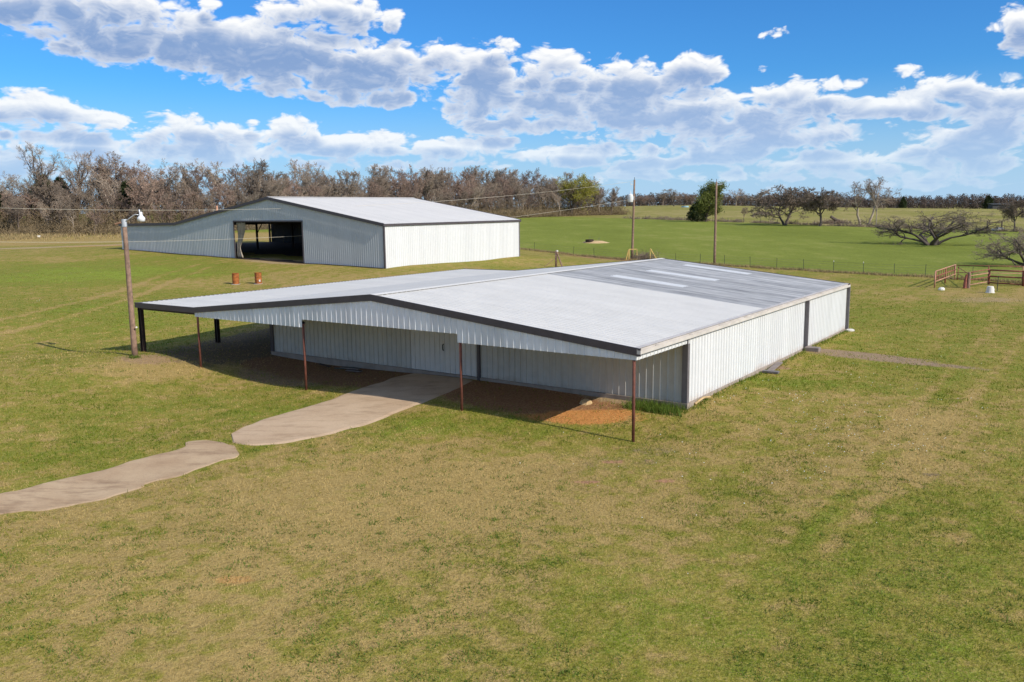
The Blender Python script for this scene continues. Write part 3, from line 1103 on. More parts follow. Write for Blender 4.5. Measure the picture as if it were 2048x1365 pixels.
def far_barn():
    fr = FB
    e, g = fr.e, fr.g
    root = thing('riding_barn', 'large grey metal barn with wide open doorway in front of the woods', 'barn')
    UR, ZR, EV, UB, ZBK, UE, ZE, L = -17.48, 9.37, 6.40, -34.92, 6.46, -46.73, 6.32, 25.33

    def rz(u):
        if u > UR: return EV + (ZR - EV) * u / UR
        if u > UB: return ZR + (ZBK - ZR) * (UR - u) / (UR - UB)
        return ZBK + (ZE - ZBK) * (UB - u) / (UB - UE)
    gz = lambda u: 1.72 - .0265 * u
    Wm = M['grey_wall']
    O0 = fr(UE, 0, 0)
    U = lambda s_: UE + s_
    top = lambda s_: rz(U(s_)) - .06
    bot = lambda s_: gz(U(s_)) - .08
    d0, d1, zd = -23.6 - UE, -12.1 - UE, 6.60
    panels(root, 'wall_panel', O0, e, -g, UPZ, 0, d0, bot, top, Wm)
    panels(root, 'wall_panel', O0, e, -g, UPZ, d0, d1, lambda s_: zd, top, Wm)
    panels(root, 'wall_panel', O0, e, -g, UPZ, d1, -UE, bot, top, Wm)
    panels(root, 'wall_panel', fr(0, 0, 0), g, e, UPZ, 0, L, lambda s_: 1.60, lambda s_: EV - .05, M['white_wall'])
    panels(root, 'back_wall_panel', fr(UE, L, 0), e, g, UPZ, 0, -UE, bot, top, M['interior'])  # interior shade put into the wall's near-black colour
    for up_, (ua, za), (ub, zb_) in ((1, (UR, ZR), (.12, EV - .02)), (-1, (UR, ZR), (UB, ZBK)), (-1, (UB, ZBK), (UE - .1, ZE))):
        d = np.array(fr(ub, 0, zb_)) - np.array(fr(ua, 0, za)); ln = np.linalg.norm(d); d /= ln
        n = np.cross(g, d); n = n if n[2] > 0 else -n
        panels(root, 'roof_panel', fr(ua, -.12, za), g, n, d, 0, L + .24, lambda s_: .03, lambda s_, ln=ln: ln, M['far_roof'])
    mb = MB(); strip_box(mb, fr, [(UR - .3, ZR), (UR, ZR + .05)], -.1, L + .1, .01, .03); strip_box(mb, fr, [(UR, ZR + .05), (UR + .3, ZR)], -.1, L + .1, .01, .03)
    mb.build('ridge_cap', M['far_roof'], root)
    for va, vb in ((-.20, -.135), (L + .135, L + .20)):
        for path in ([(.18, EV - .03), (UR, ZR)], [(UR, ZR), (UB, ZBK)], [(UB, ZBK), (UE - .15, ZE)]):
            mb = MB(); strip_box(mb, fr, path, va, vb, -.26, .07); mb.build('rake_trim', M['trim'], root)
    mb = MB(); fbox(mb, fr, .06, .17, -.13, L + .13, EV - .24, EV - .05); mb.build('eave_trim', M['trim'], root)
    mb = MB(); fbox(mb, fr, UE - .17, UE - .11, -.13, L + .13, ZE - .22, ZE - .02); mb.build('eave_trim', M['trim'], root)
    for u in (.0,):
        mb = MB(); fbox(mb, fr, -.10, .05, -.06, -.034, 1.55, EV - .1); fbox(mb, fr, .035, .05, -.034, .10, 1.55, EV - .1); mb.build('corner_trim', M['trim'], root)
    mb = MB(); fbox(mb, fr, -.02, .05, L - .1, L + .06, 1.55, EV - .1); mb.build('corner_trim', M['trim_grey'], root)
    for ua, ub, za, zb_ in ((-23.72, -23.60, gz(-23.6) - .1, zd + .0), (-12.1, -11.98, gz(-12.1) - .1, zd + .0), (-23.72, -11.98, zd + .002, zd + .16)):
        mb = MB(); fbox(mb, fr, ua, ub, -.07, .03, za, zb_); mb.build('doorway_trim', M['trim'], root)
    # frames inside: columns and rafters, the left side stands open
    for v in (.35, 6.5, 12.7, 19.0, 24.9):
        for u in (UE + .15, UB):
            zt = rz(u) - .15
            mb = MB(); fbox(mb, fr, u - .1, u + .1, v - .12, v + .12, gz(u) - .2, zt)
            mb.tube([fr(u, v, zt - 1.6), fr(u + 1.3, v, rz(u + 1.3) - .3)], .06, 4)
            mb.build('steel_column', M['dark_column'], root)
        for (ua, ub) in ((UE, UB), (UB, UR), (UR, -.1)):
            mb = MB(); strip_box(mb, fr, [(ua, rz(ua)), (ub, rz(ub))], v - .08, v + .08, -.45, -.12); mb.build('rafter', M['dark_column'], root)
    # earth floor, the barn's inner shade put into its colour
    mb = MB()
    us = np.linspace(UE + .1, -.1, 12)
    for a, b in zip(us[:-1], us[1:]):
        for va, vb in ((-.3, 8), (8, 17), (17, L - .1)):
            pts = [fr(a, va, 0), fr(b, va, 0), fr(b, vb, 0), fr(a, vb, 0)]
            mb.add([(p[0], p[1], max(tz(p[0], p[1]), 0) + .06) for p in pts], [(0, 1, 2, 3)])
    tag(mb.build('barn_floor', M['dark_dirt']), 'bare shade-darkened earth floor inside the open grey barn', 'floor', kind='structure')
    # a torn tarp hangs in the doorway
    V, F = [], []
    nx, nz = 14, 16
    for j in range(nz + 1):
        t = j / nz
        z = zd - .05 - (zd - gz(-23) - .15) * t
        w = 1.75 - 1.1 * max(0, min(1, (t - .15) / .55)) + .35 * max(0, (t - .75) / .25)
        for i in range(nx + 1):
            s_ = i / nx
            u = -23.5 + w * s_ + .25 * max(0, t - .6)
            V.append(fr(u, .22 + .12 * math.sin(s_ * 17 + t * 2.0) + .1 * math.sin(t * 5), z))
    for j in range(nz):
        for i in range(nx):
            a = j * (nx + 1) + i
            F.append((a, a + 1, a + nx + 2, a + nx + 1))
    o = mesh_obj('tarp_curtain', V, F, M['tarp'], smooth=True)
    md = o.modifiers.new('thick', 'SOLIDIFY'); md.thickness = .015
    tag(o, 'torn tan tarp gathered at the left of the grey barn doorway', 'curtain')
    return root


near_barn()
far_barn()

# ---------------------------------------------------------------- paths
def path_sheet(name, label, cat, top_px, bot_px, mat, lift, m=14, seed=1, jit=.06):
    rng_ = np.random.default_rng(seed)
    def resample(px, n):
        P = np.array([G(*p)[:2] if not isinstance(p[0], str) else p[1:] for p in px])
        d = np.r_[0, np.cumsum(np.hypot(*np.diff(P, axis=0).T))]
        # smooth the corners a little by two passes of averaging on a dense line
        t = np.linspace(0, d[-1], n)
        Q = np.stack([np.interp(t, d, P[:, 0]), np.interp(t, d, P[:, 1])], 1)
        for _ in range(3):
            Q[1:-1] = (Q[:-2] + 2 * Q[1:-1] + Q[2:]) / 4
        return Q
    n = 90
    A_, B_ = resample(top_px, n), resample(bot_px, n)
    for Q_ in (A_, B_):
        w_ = rng_.normal(0, jit, (n, 2)) + np.repeat(rng_.normal(0, jit * 2.2, (n // 6 + 1, 2)), 6, axis=0)[:n]
        for _ in range(2):
            w_[1:-1] = (w_[:-2] + w_[1:-1] * 2 + w_[2:]) / 4
        Q_[1:-1] += w_[1:-1]
    V, F = [], []
    for i in range(n):
        for k in range(m + 1):
            p = A_[i] + (B_[i] - A_[i]) * k / m
            edge = lift if 0 < k < m and 0 < i < n - 1 else -.03
            V.append((p[0], p[1], tz(*p) + edge))
    for i in range(n - 1):
        for k in range(m):
            a = i * (m + 1) + k
            F.append((a, a + 1, a + m + 2, a + m + 1))
    o = mesh_obj(name, V, F, mat)
    return tag(o, label, cat, kind='structure')


def path_mat(name, c1, c2, c3):
    m, T, b = new_mat(name)
    P = obj_pos(T)
    a = T.noise(P, .7, 5, .6)
    f = T.noise(P, 14, 4, .7)
    c = T.mix(T.rng(a, .35, .65), c1, c2)
    c = T.mix(T.rng(T.noise(T.v('MULTIPLY', P, (.5, 1.6, 1)), 1.3, 5, .65), .50, .72, 0, .85), c, c3)
    c = T.mix(T.rng(f, .5, .75, 0, .35), c, tuple(x * 1.3 for x in c1))
    c = T.mix(T.rng(f, .45, .25, 0, .4), c, tuple(x * .5 for x in c1))
    T.put(b.inputs['Base Color'], c)
    b.inputs['Roughness'].default_value = .92
    b.inputs['Specular IOR Level'].default_value = .15
    bp = T.node('ShaderNodeBump'); bp.inputs['Strength'].default_value = .4; bp.inputs['Distance'].default_value = .02
    T.put(bp.inputs['Height'], f); T.put(b.inputs['Normal'], bp.outputs[0])
    return m


M['path_concrete'] = path_mat('worn_concrete_path', (.49, .345, .22), (.56, .41, .27), (.34, .23, .14))
M['path_gravel'] = path_mat('packed_gravel_drive', (.42, .285, .17), (.53, .385, .24), (.25, .16, .095))
_w0, _w1 = NB(-14.15, -.14, 0), NB(-10.15, -.14, 0)
path_sheet('concrete_path', 'tan concrete apron running from the barn doors to a rounded end', 'path',
           [('w', _w0[0], _w0[1]), (780, 757), (720, 776), (660, 797), (610, 813), (570, 824), (520, 840), (482, 857), (463, 870)],
           [('w', _w1[0], _w1[1]), (920, 778), (860, 805), (800, 828), (740, 850), (680, 868), (620, 881), (560, 890), (500, 894), (463, 886)], M['path_concrete'], .035, jit=.02)
path_sheet('gravel_drive', 'worn brown gravel drive leading off past the lower lawn', 'drive',
           [(472, 893), (440, 884), (415, 878), (380, 886), (330, 904), (260, 923), (200, 941), (130, 954), (60, 972), (0, 988), (-120, 1020), (-300, 1080)],
           [(474, 906), (455, 921), (400, 941), (330, 963), (250, 986), (180, 1007), (100, 1022), (40, 1030), (0, 1034), (-40, 1045), (-120, 1085), (-300, 1160)], M['path_gravel'], .018, seed=4, jit=.05)

# ---------------------------------------------------------------- small things near the barns
def at_depth(px, py, y):
    d = pix_ray(px, py)
    t = y / d[1]
    return np.array([d[0] * t, y, CAM_H + d[2] * t])


def wire(mb, p0, p1, sag, r, n=40):
    p0, p1 = np.array(p0), np.array(p1)
    t = np.linspace(0, 1, n)
    mb.tube([p0 + (p1 - p0) * a - np.array([0, 0, 4 * sag * a * (1 - a)]) for a in t], r, 5)


def yard_pole():
    b = G(270, 713)
    top = at_depth(248, 440, b[1])
    root = thing('light_pole', 'leaning timber pole with white yard lamp beside the canopy corner', 'light pole', b)
    L = lambda p: tuple(np.array(p) - np.array(b))
    mb = MB()
    pts = [np.array([0, 0, -.4]) + (np.array(L(top)) + [0, 0, .4]) * t for t in np.linspace(0, 1, 7)]
    mb.tube(pts, list(np.linspace(.155, .105, 7)), 12)
    mb.build('pole', M['pole_wood'], root, True)
    lamp = np.array(L(at_depth(282, 436, b[1] - .1)))
    t_ = np.array(L(top))
    mb = MB(); mb.tube([t_ + [.05, -.05, -.12], t_ + [.35, -.06, .10], t_ + [.62, -.08, .26], lamp + [-.12, 0, .15]], .028, 6)
    mb.build('lamp_arm', M['alu'], root, True)
    mb = MB(); mb.lathe(lamp, [(.0, .30), (.075, .30), (.085, .12), (.19, .0), (.20, -.03), (.175, -.17), (.10, -.19), (0, -.19)], 14)
    lo = mb.build('lamp_head', M['lamp_white'], root, True)
    mb = MB(); mb.lathe(lamp + [-.06, 0, .30], [(.0, .13), (.035, .12), (.04, 0)], 8); mb.build('photocell', M['alu'], lo, True)
    mb = MB(); mb.tube([t_ + [.05, 0, -.06], t_ + [-.2, 0, -.14], t_ + [-.48, .05, -.22]], [.035, .04, .045], 6); mb.build('service_arm', M['corral_pale'], root)
    mb = MB(); mb.tube([t_ + [0, 0, -.35], t_ + [0, 0, .03]], [.13, .12], 12); mb.build('band', M['alu'], root)
    mb = MB(); mb.tube([L(at_depth(273, 655, b[1] - .15)), L(at_depth(273, 655, b[1] - .19))], .05, 8); mb.build('meter_tag', M['stone_pale'], root)
    return b


def utility_pole(label, px_base, px_top, transformer):
    b = G(*px_base)
    top = at_depth(*px_top, b[1])
    root = thing('utility_pole', label, 'utility pole', b, group='utility poles at the back of the yard')
    t_ = np.array(top) - np.array(b)
    mb = MB(); mb.tube([np.array([0, 0, -.4]) + (t_ + [0, 0, .4]) * t for t in np.linspace(0, 1, 6)], list(np.linspace(.18, .12, 6)), 10)
    mb.build('pole', M['pole_wood'], root, True)
    mb = MB(); mb.tube([t_ + [0, 0, -.1], t_ + [0, 0, .35]], [.035, .03], 6); mb.build('top_pin', M['dark_metal'], root)
    if transformer:
        c = t_ + [-.55, -.1, -3.05]
        mb = MB(); mb.lathe(c, [(0, 1.15), (.14, 1.13), (.36, 1.0), (.37, .97), (.37, .05), (.33, 0), (0, 0)], 14)
        tr = mb.build('transformer', M['lamp_white'], root, True)
        mb = MB(); mb.lathe(c + [.02, 0, 1.1], [(.07, 0), (.09, .1), (.05, .14), (.08, .2), (.04, .25), (.03, .5), (0, .5)], 8); mb.build('bushing', M['lamp_white'], tr, True)
        mb = MB(); fbox(mb, lambda u, v, z: (u, v, z), c[0] + .3, c[0] + .5, c[1] - .05, c[1] + .05, c[2] + .3, c[2] + .8); mb.build('bracket', M['alu'], root)
        mb = MB(); mb.tube([t_ + [-.1, 0, -.7], t_ + [-.5, 0, -.62]], .03, 6); mb.tube([t_ + [-.5, 0, -.75], t_ + [-.5, 0, -.4]], [.05, .04], 6); mb.build('insulator', M['lamp_white'], root)
    else:
        mb = MB(); mb.tube([t_ + [.08, 0, -.35], t_ + [.75, 0, -.35]], .035, 6); mb.tube([t_ + [.7, 0, -.35], t_ + [.7, 0, -.15]], .04, 6); mb.build('insulator', M['alu'], root)
    return np.array(b), np.array(top)


yard_pole()
PB, PT = utility_pole('tall utility pole carrying a white transformer behind the barn ridge', (1264, 520), (1269, 360), True)
PB3, PT3 = utility_pole('bare utility pole without a transformer at the pasture fence', (1429, 528), (1433, 364), False)
LP = np.array([-70.0, 74.0, 0])
LP[2] = tz(LP[0], LP[1])
root = thing('utility_pole', 'timber utility pole beyond the left edge where both cables end', 'utility pole', tuple(LP), group='utility poles at the back of the yard')
mb = MB(); mb.tube([(0, 0, -.4), (0, 0, 9)], [.18, .13], 10); mb.build('pole', M['pole_wood'], root, True)
for nm, z0, z1, sag, lab in (('power_cable', PT[2] - .2, 9.9, 2.55, 'upper bright overhead cable crossing in front of the woods'),
                             ('power_cable', PT[2] - 2.6, 6.6, 2.85, 'lower overhead cable sagging across the grey barn front')):
    mb = MB(); wire(mb, (PT[0] - .1, PT[1], z0), (LP[0], LP[1], z1), sag, .014)
    tag(mb.build(nm, M['wire']), lab, 'cable')


def barrel(label, px, py, pale):
    b = G(px, py)
    root = thing('oil_drum', label, 'barrel', b, group='rusty drums on the lawn')
    prof = [(0, .02), (.31, .02), (.325, 0), (.325, .03)]
    for k in range(22):
        z = .03 + k * .045
        r = .318 + (.014 if k in (7, 8, 14, 15) else 0)
        prof.append((r, z))
    prof += [(.33, 1.02), (.33, 1.05), (.30, 1.05), (.30, .85), (0, .84)]
    mb = MB(); mb.lathe((0, 0, .02), prof, 20); mb.build('drum', M['barrel'], root, False)
    mb = MB()
    if pale:
        mb.lathe((0, 0, -.03), [(0, .07), (.42, .07), (.47, .02), (.5, -.03)], 12)
    else:
        mb.lathe((0, 0, -.03), [(0, .06), (.40, .06), (.5, -.02)], 12)
    mb.build('base_pad', M['concrete'], root)
    if not pale:
        mb = MB()
        V = []
        for i in range(5):
            for k in range(4):
                a = -1.1 + k * .14 + .05 * math.sin(i * 2)
                V.append((.336 * math.cos(a), .336 * math.sin(a), .22 + i * .05))
        mb.add(V, [(i * 4 + k, i * 4 + k + 1, i * 4 + k + 5, i * 4 + k + 4) for i in range(4) for k in range(3)])
        mb.build('white_splash', M['stone_pale'], root)


barrel('rusty drum on a pale pad, left of the pair on the lawn', 472, 569, True)
barrel('rusty drum with a white splash low on its side', 517, 568, False)

# boards and blocks along the right wall
b = NB(.45, 8.9, 0)
root = thing('splash_board', 'long weathered board leaning along the foot of the white side wall', 'board', (b[0], b[1], tz(b[0], b[1]) + .02), PSI_N)
mb = MB(); mb.box((-.12, .9, .09), (.30, 2.3, .05), .12); o = mb.build('plank', M['old_board'], root); bevel(o)
mb = MB(); mb.box((.10, -.42, .06), (.75, .28, .10), .05); o = mb.build('end_block', M['trim_grey'], root); bevel(o)
b = NB(.55, 15.35, 0)
mb = MB(); mb.box((0, 0, .1), (.75, .42, .24)); o = mb.build('splash_block', M['old_board']); bevel(o, .03)
o.location = (b[0], b[1], tz(b[0], b[1])); o.rotation_euler = (0, 0, PSI_N)
tag(o, 'grey splash block under the middle downspout of the white wall', 'splash block')
b = NB(.35, 24.2, 0)
mb = MB(); mb.lathe((0, 0, 0), [(.30, 0), (.27, .08), (.15, .13), (0, .14)], 9); o = mb.build('pale_stone', M['stone_pale'])
o.location = (b[0], b[1], tz(b[0], b[1])); o.scale = (1, .6, 1)
tag(o, 'pale flat stone at the far corner of the white wall', 'stone')
b = NB(.12, .55, 0)
mb = MB(); mb.tube([(0, 0, .05), (.05, .35, .14), (.03, .8, .16), (.1, 1.3, .1)], .045, 6); o = mb.build('clay_pipe', M['sand'])
o.location = (b[0], b[1], tz(b[0], b[1]) + .02); o.rotation_euler = (0, 0, PSI_N)
tag(o, 'short orange pipe lying at the front corner foundation', 'pipe')
b = G(1172, 807)
mb = MB(); mb.lathe((0, 0, -.02), [(.28, 0), (.22, .12), (.1, .19), (0, .2)], 8); o = mb.build('dirt_clod', M['sand']); o.location = b
tag(o, 'small tan lump of dirt by the shaded front wall', 'dirt clod')
b = G(78, 476)
mb = MB(); mb.box((0, 0, .25), (.7, .4, .5), .3); o = mb.build('white_jug', M['tub']); o.location = b; bevel(o, .1, 2)
tag(o, 'white plastic scrap at the foot of the left woods', 'litter')

# ---------------------------------------------------------------- fences
def tpost_mesh():
    mb = MB()
    mb.box((0, 0, .55), (.05, .012, 1.5)); mb.box((0, .02, .55), (.012, .04, 1.5))
    me_o = mb.build('post', M['tpost'])
    me = me_o.data
    bpy.data.objects.remove(me_o)
    return me


def wire_fence():
    root = thing('wire_fence', 'thin wire fence on dark steel posts between lawn and pasture', 'fence')
    me = tpost_mesh()
    mbt = MB(); mbt.box((0, 0, 1.26), (.06, .03, .13)); tip_o = mbt.build('white_tip', M['white_tip']); tip = tip_o.data; bpy.data.objects.remove(tip_o)
    ts = []
    o = FENCE_O
    px_list = [1069, 1147, 1188, 1351, 1400, 1449, 1500, 1553, 1607, 1667, 1727, 1789, 1851]
    pts = []
    for px in px_list:
        r = pix_ray(px, 540)
        # meet the fence line in plan
        A2 = np.array([[r[0], -_fd[0]], [r[1], -_fd[1]]])
        t = np.linalg.solve(A2, o)[1]
        ts.append(t)
    step = 4.6
    t = ts[0]
    while t > -95:
        t -= step; ts.append(t)
    ts = sorted(ts)
    t = ts[-1]
    while t < 40:
        t += step; ts.append(t)
    for k, t in enumerate(ts):
        p = o + _fd * t
        c = bpy.data.objects.new('post', me)
        COL.objects.link(c); c.parent = root
        c.location = (p[0], p[1], tz(*p)); c.rotation_euler = (random.uniform(-.05, .05), random.uniform(-.05, .05), 0)
        pts.append((p[0], p[1], tz(*p)))
        if any(abs(t - ts_) < .01 for ts_ in ts) and (1660 < 1024 + FPX * p[0] / p[1] < 1740):
            w = bpy.data.objects.new('white_tip', tip); COL.objects.link(w); w.parent = c
    for h in (.35, .62, .90, 1.15):
        mb = MB(); mb.tube([(x, y, z + h) for x, y, z in pts], .006, 4)
        mb.build('wire_strand', M['fence_wire'], root)


def wood_brace(label, px, py, h):
    b = G(px, py)
    root = thing('corner_post', label, 'fence post', b)
    mb = MB(); mb.tube([(0, 0, -.2), (.02, 0, h)], [.13, .12], 8); mb.build('post', M['pole_wood'], root, True)
    mb = MB(); mb.tube([(.1, -.05, h * .92), (.75, -.5, .0)], .09, 6); mb.build('brace', M['pole_wood'], root)
    mb = MB(); mb.tube([(-.1, -.02, h * .55), (-1.6, -.3, .0)], .03, 5); mb.build('stay', M['pole_wood'], root)
    mb = MB(); mb.tube([(.12, 0, h - .1), (.12, 0, h + .06)], [.16, .13], 8); mb.build('post_cap', M['stone_pale'], root)


wire_fence()
wood_brace('stout timber fence post with pale cap and diagonal brace behind the barn', 1112, 536, 2.0)


def far_fence():
    root = thing('hedge_fence', 'old post fence along the hedge line at the far side of the pasture', 'fence')
    me = tpost_mesh()
    pts = []
    for t in np.arange(-70, 150, 7.0):
        p = HEDGE_O + HEDGE_D * t
        c = bpy.data.objects.new('post', me); COL.objects.link(c); c.parent = root
        c.location = (p[0], p[1], tz(*p)); c.scale = (2.2, 2.2, 1.05)
        pts.append((p[0], p[1], tz(*p)))
    for h in (.5, 1.0):
        mb = MB(); mb.tube([(x, y, z + h) for x, y, z in pts], .012, 4); mb.build('wire_strand', M['fence_wire'], root)


far_fence()


def panel_rail(label, pa, pb, mats, h=1.45, rails=(.35, .72, 1.09, 1.42), posts=3, bars=0, r=.045, group='rusty pipe panels of the stock pen'):
    pa, pb = np.array(pa), np.array(pb)
    root = thing('corral_panel', label, 'pen panel', tuple(pa), group=group)
    d = pb - pa
    for k in range(posts):
        q = d * k / (posts - 1)
        mb = MB(); mb.tube([q + [0, 0, -.15], q + [0, 0, h]], r * 1.35, 8); mb.build('post', mats[k % len(mats)], root, True)
    for i, z in enumerate(rails):
        mb = MB(); mb.tube([np.array([0, 0, z]), d + [0, 0, z]], r, 6); mb.build('rail', mats[i % len(mats)], root, True)
    for k in range(bars):
        q = d * (k + .5) / bars
        mb = MB(); mb.tube([q + [0, 0, rails[0]], q + [0, 0, rails[-1]]], r * .7, 5); mb.build('bar', M['corral_rust'], root)


Cr, Cp = M['corral_rust'], M['corral_pale']
pA, pB_ = G(1869, 576), G(1909, 560)
pC, pD = G(1937, 576), G(1977, 569)
pE, pF = G(2046, 573), G(2044, 563)
panel_rail('sloping red chute side with close upright bars at the left of the pen', pA, pB_, [Cp, Cr], 1.5, (.55, 1.0, 1.48), 3, 9, .05)
panel_rail('thin back rail panel of the stock pen facing the pasture', pB_, pF, [Cp, Cr], 1.45, (.72, 1.42), 3, 0, .035)
panel_rail('short pale front panel of the pen behind the white tub', pC, pD, [Cp, Cr], 1.4, (.25, .70, 1.05, 1.38), 2, 0, .045)
panel_rail('long dark rusty front panel of the pen at the right', pD, pE, [Cr, Cr], 1.4, (.15, .75, 1.32), 2, 0, .075)
panel_rail('inner divider panel of the pen standing between chute and front post', (pB_[0] + .3, pB_[1], pB_[2]), pC, [Cr], 1.3, (.6, 1.2), 2, 0, .03)
pG = (pE[0] + 4.5, pE[1] - 1.0, tz(pE[0] + 4.5, pE[1] - 1.0))
panel_rail('rusty pen panel running out past the right picture edge', pE, pG, [Cr], 1.4, (.15, .75, 1.32), 2, 0, .075)
b = G(1936, 577)
root = thing('gate_post', 'thick old timber gate post of the pen wrapped in scrap', 'post', b)
mb = MB(); mb.tube([(0, 0, -.1), (.02, 0, 1.42)], [.17, .14], 8); mb.build('post', M['pole_wood'], root)
mb = MB(); mb.tube([(-.32, -.05, 0), (-.28, 0, .6), (-.2, 0, 1.25)], [.16, .13, .08], 7); mb.build('leaning_slab', M['corral_rust'], root)
b = G(1994, 583)
mb = MB(); mb.tube([(0, 0, -.1), (.03, 0, 1.3)], .035, 6); o = mb.build('steel_stake', M['tpost']); o.location = b
tag(o, 'thin steel stake in front of the pen next to the tub', 'stake')
b = G(1980, 586)
root = thing('plastic_tub', 'upturned white plastic tub in front of the pen', 'tub', b)
mb = MB(); mb.lathe((0, 0, 0), [(.36, 0), (.36, .04), (.33, .06), (.25, .52), (.22, .55), (0, .55)], 14); mb.build('tub', M['tub'], root, False)
mb = MB(); mb.box((.24, -.18, .3), (.06, .06, .14)); mb.build('handle', M['tub'], root)
b = G(1883, 581)
mb = MB(); mb.lathe((0, 0, -.02), [(.26, 0), (.28, .12), (.18, .26), (0, .3)], 9); o = mb.build('feed_sack', M['tub']); o.location = b; o.scale = (1.1, .7, 1)
tag(o, 'small crumpled white sack on the grass by the chute', 'sack')

# yellow pipes and the brush heap at the pole foot
b = G(1262, 521)
root = thing('pipe_guard', 'bent yellow pipe guard around the foot of the transformer pole', 'pipe guard', b)
mb = MB(); mb.tube([(-.75, 0, -.1), (-.35, 0, 1.45), (-.2, .0, 1.5)], .07, 6); mb.build('leg', M['yellow_pipe'], root)
mb = MB(); mb.tube([(-.3, 0, -.1), (-.3, 0, 1.5)], .09, 6); mb.build('leg', M['yellow_pipe'], root)
mb = MB(); mb.tube([(-.3, 0, 1.5), (.8, .1, 1.5), (.82, .1, .7)], .07, 6); mb.build('rail', M['yellow_pipe'], root)
b = G(1314, 521)
mb = MB(); mb.tube([(-.95, 0, 1.6), (.25, -.2, -.4)], .075, 6); mb.tube([(-.95, .02, 1.55), (-.95, .02, -.3)], .06, 6)
o = mb.build('yellow_brace', M['yellow_pipe']); o.location = b
tag(o, 'slanting yellow pipe brace right of the brush heap', 'pipe')

# mound with a dark hole out in the pasture
b = G(1188, 486)
root = thing('spoil_mound', 'sandy spoil mound with a dark hollow in the green pasture', 'mound', b)
V, F = [], []
nr, na = 6, 22
for i in range(nr + 1):
    for k in range(na):
        w = 2 * math.pi * k / na
        r = i / nr
        rr = r * (1 + .12 * math.sin(3 * w + 1) + .06 * math.sin(7 * w))
        hh = .36 * math.exp(-((r - .45) / .3) ** 2) - (.25 if r < .2 else 0)
        V.append((2.7 * rr * math.cos(w), 2.3 * rr * math.sin(w), hh - (.06 if i == nr else 0)))
for i in range(nr):
    for k in range(na):
        a, c = i * na + k, i * na + (k + 1) % na
        F.append((a, c, c + na, a + na))
mesh_obj('sand', V, F, M['sand'], root, True)
mb = MB(); mb.lathe((-.9, -.9, .20), [(.75, 0), (.78, .45), (.68, .45), (.66, .1), (0, .1)], 14); mb.build('tyre_tank', M['dark_dirt'], root)
mb = MB()
rng0 = random.Random(4)
for k in range(7):
    x, y = rng0.uniform(-1.0, 1.4), rng0.uniform(.8, 1.6)
    mb.tube([(x, y, 0), (x + rng0.uniform(-.1, .1), y, rng0.uniform(.7, 1.3))], .012, 4)
mb.build('dry_stalks', M['fence_wire'], root)

# far things
def small_house():
    b = at_depth(1862, 415, 760.0); z = tz(b[0], b[1])
    root = thing('farmhouse', 'tiny white gabled house among the far right trees', 'house', (b[0], b[1] + 60, z - .6), .5, None, .62)
    mb = MB(); mb.add([(-5, 0, 0), (5, 0, 0), (5, 7, 0), (-5, 7, 0), (-5, 0, 4.5), (5, 0, 4.5), (5, 7, 4.5), (-5, 7, 4.5), (0, 0, 8), (0, 7, 8)],
                      [(0, 1, 5, 8, 4), (1, 2, 6, 5), (2, 3, 7, 9, 6), (3, 0, 4, 7)])
    mb.build('wall', M['lamp_white'], root)
    mb = MB(); mb.hexa([(-5.5, -.4, 4.2), (0, -.4, 8.1), (0, 7.4, 8.1), (-5.5, 7.4, 4.2), (-5.5, -.4, 4.4), (0, -.4, 8.3), (0, 7.4, 8.3), (-5.5, 7.4, 4.4)])
    mb.hexa([(0, -.4, 8.1), (5.5, -.4, 4.2), (5.5, 7.4, 4.2), (0, 7.4, 8.1), (0, -.4, 8.3), (5.5, -.4, 4.4), (5.5, 7.4, 4.4), (0, 7.4, 8.3)])
    mb.build('roof', M['old_roof'], root)
    for x in (-2.5, 2.5):
        mb = MB(); mb.box((x, -.05, 2.4), (1.2, .12, 1.6)); mb.build('window', M['dark_metal'], root)


small_house()
b = G(2003, 425); D_ = 560.0
b = at_depth(2003, 420, D_); z = tz(b[0], b[1])
root = thing('dark_shed', 'long dark open shed at the foot of the far right treeline', 'shed', (b[0], b[1], z))
root.scale = (.75, .8, .9)
mb = MB(); mb.box((0, 4, 1.6), (15, 7, 3.2)); mb.build('wall', M['interior'], root)
mb = MB(); mb.hexa([(-8, -.5, 3.25), (8, -.5, 3.25), (8, 8, 3.9), (-8, 8, 3.9), (-8, -.5, 3.4), (8, -.5, 3.4), (8, 8, 4.05), (-8, 8, 4.05)]); mb.build('roof', M['interior'], root)
b = G(1370, 415)
mb = MB(); mb.lathe((0, 0, 0), [(2.2, 0), (2.2, .8), (2.0, .8), (2.0, .3), (0, .3)], 16)
M['blue_tank'] = plain('pale_blue_tank', (.30, .48, .55), .6)
o = mb.build('stock_tank', M['blue_tank']); o.location = b
tag(o, 'low pale blue stock tank at the far edge of the hayfield', 'tank')
b = G(1974, 461)
root = thing('field_gate', 'dark timber brace and rail at the hedge gap on the right', 'gate', b)
for x in (0, 3.4):
    mb = MB(); mb.tube([(x, -.1 * x, -.2), (x, -.1 * x, 2.3)], .16, 8); mb.build('post', M['bark_dark'], root)
mb = MB(); mb.tube([(0, 0, 1.9), (3.4, -.34, 1.9)], .10, 6); mb.build('rail', M['bark_dark'], root)
b = G(1997, 463)
mb = MB()
rr = random.Random(8)
for k in range(7):
    mb.box((rr.uniform(-1.4, 1.6), rr.uniform(-.6, .6), .3 + rr.uniform(0, .4)), (rr.uniform(.8, 1.6), .5, .5), rr.uniform(0, 3))
o = mb.build('rubble_heap', M['stone_pale']); o.location = b; bevel(o, .08)
tag(o, 'pale heap of rubble beside the hedge gate', 'rubble')
b = at_depth(434, 420, 128.0)
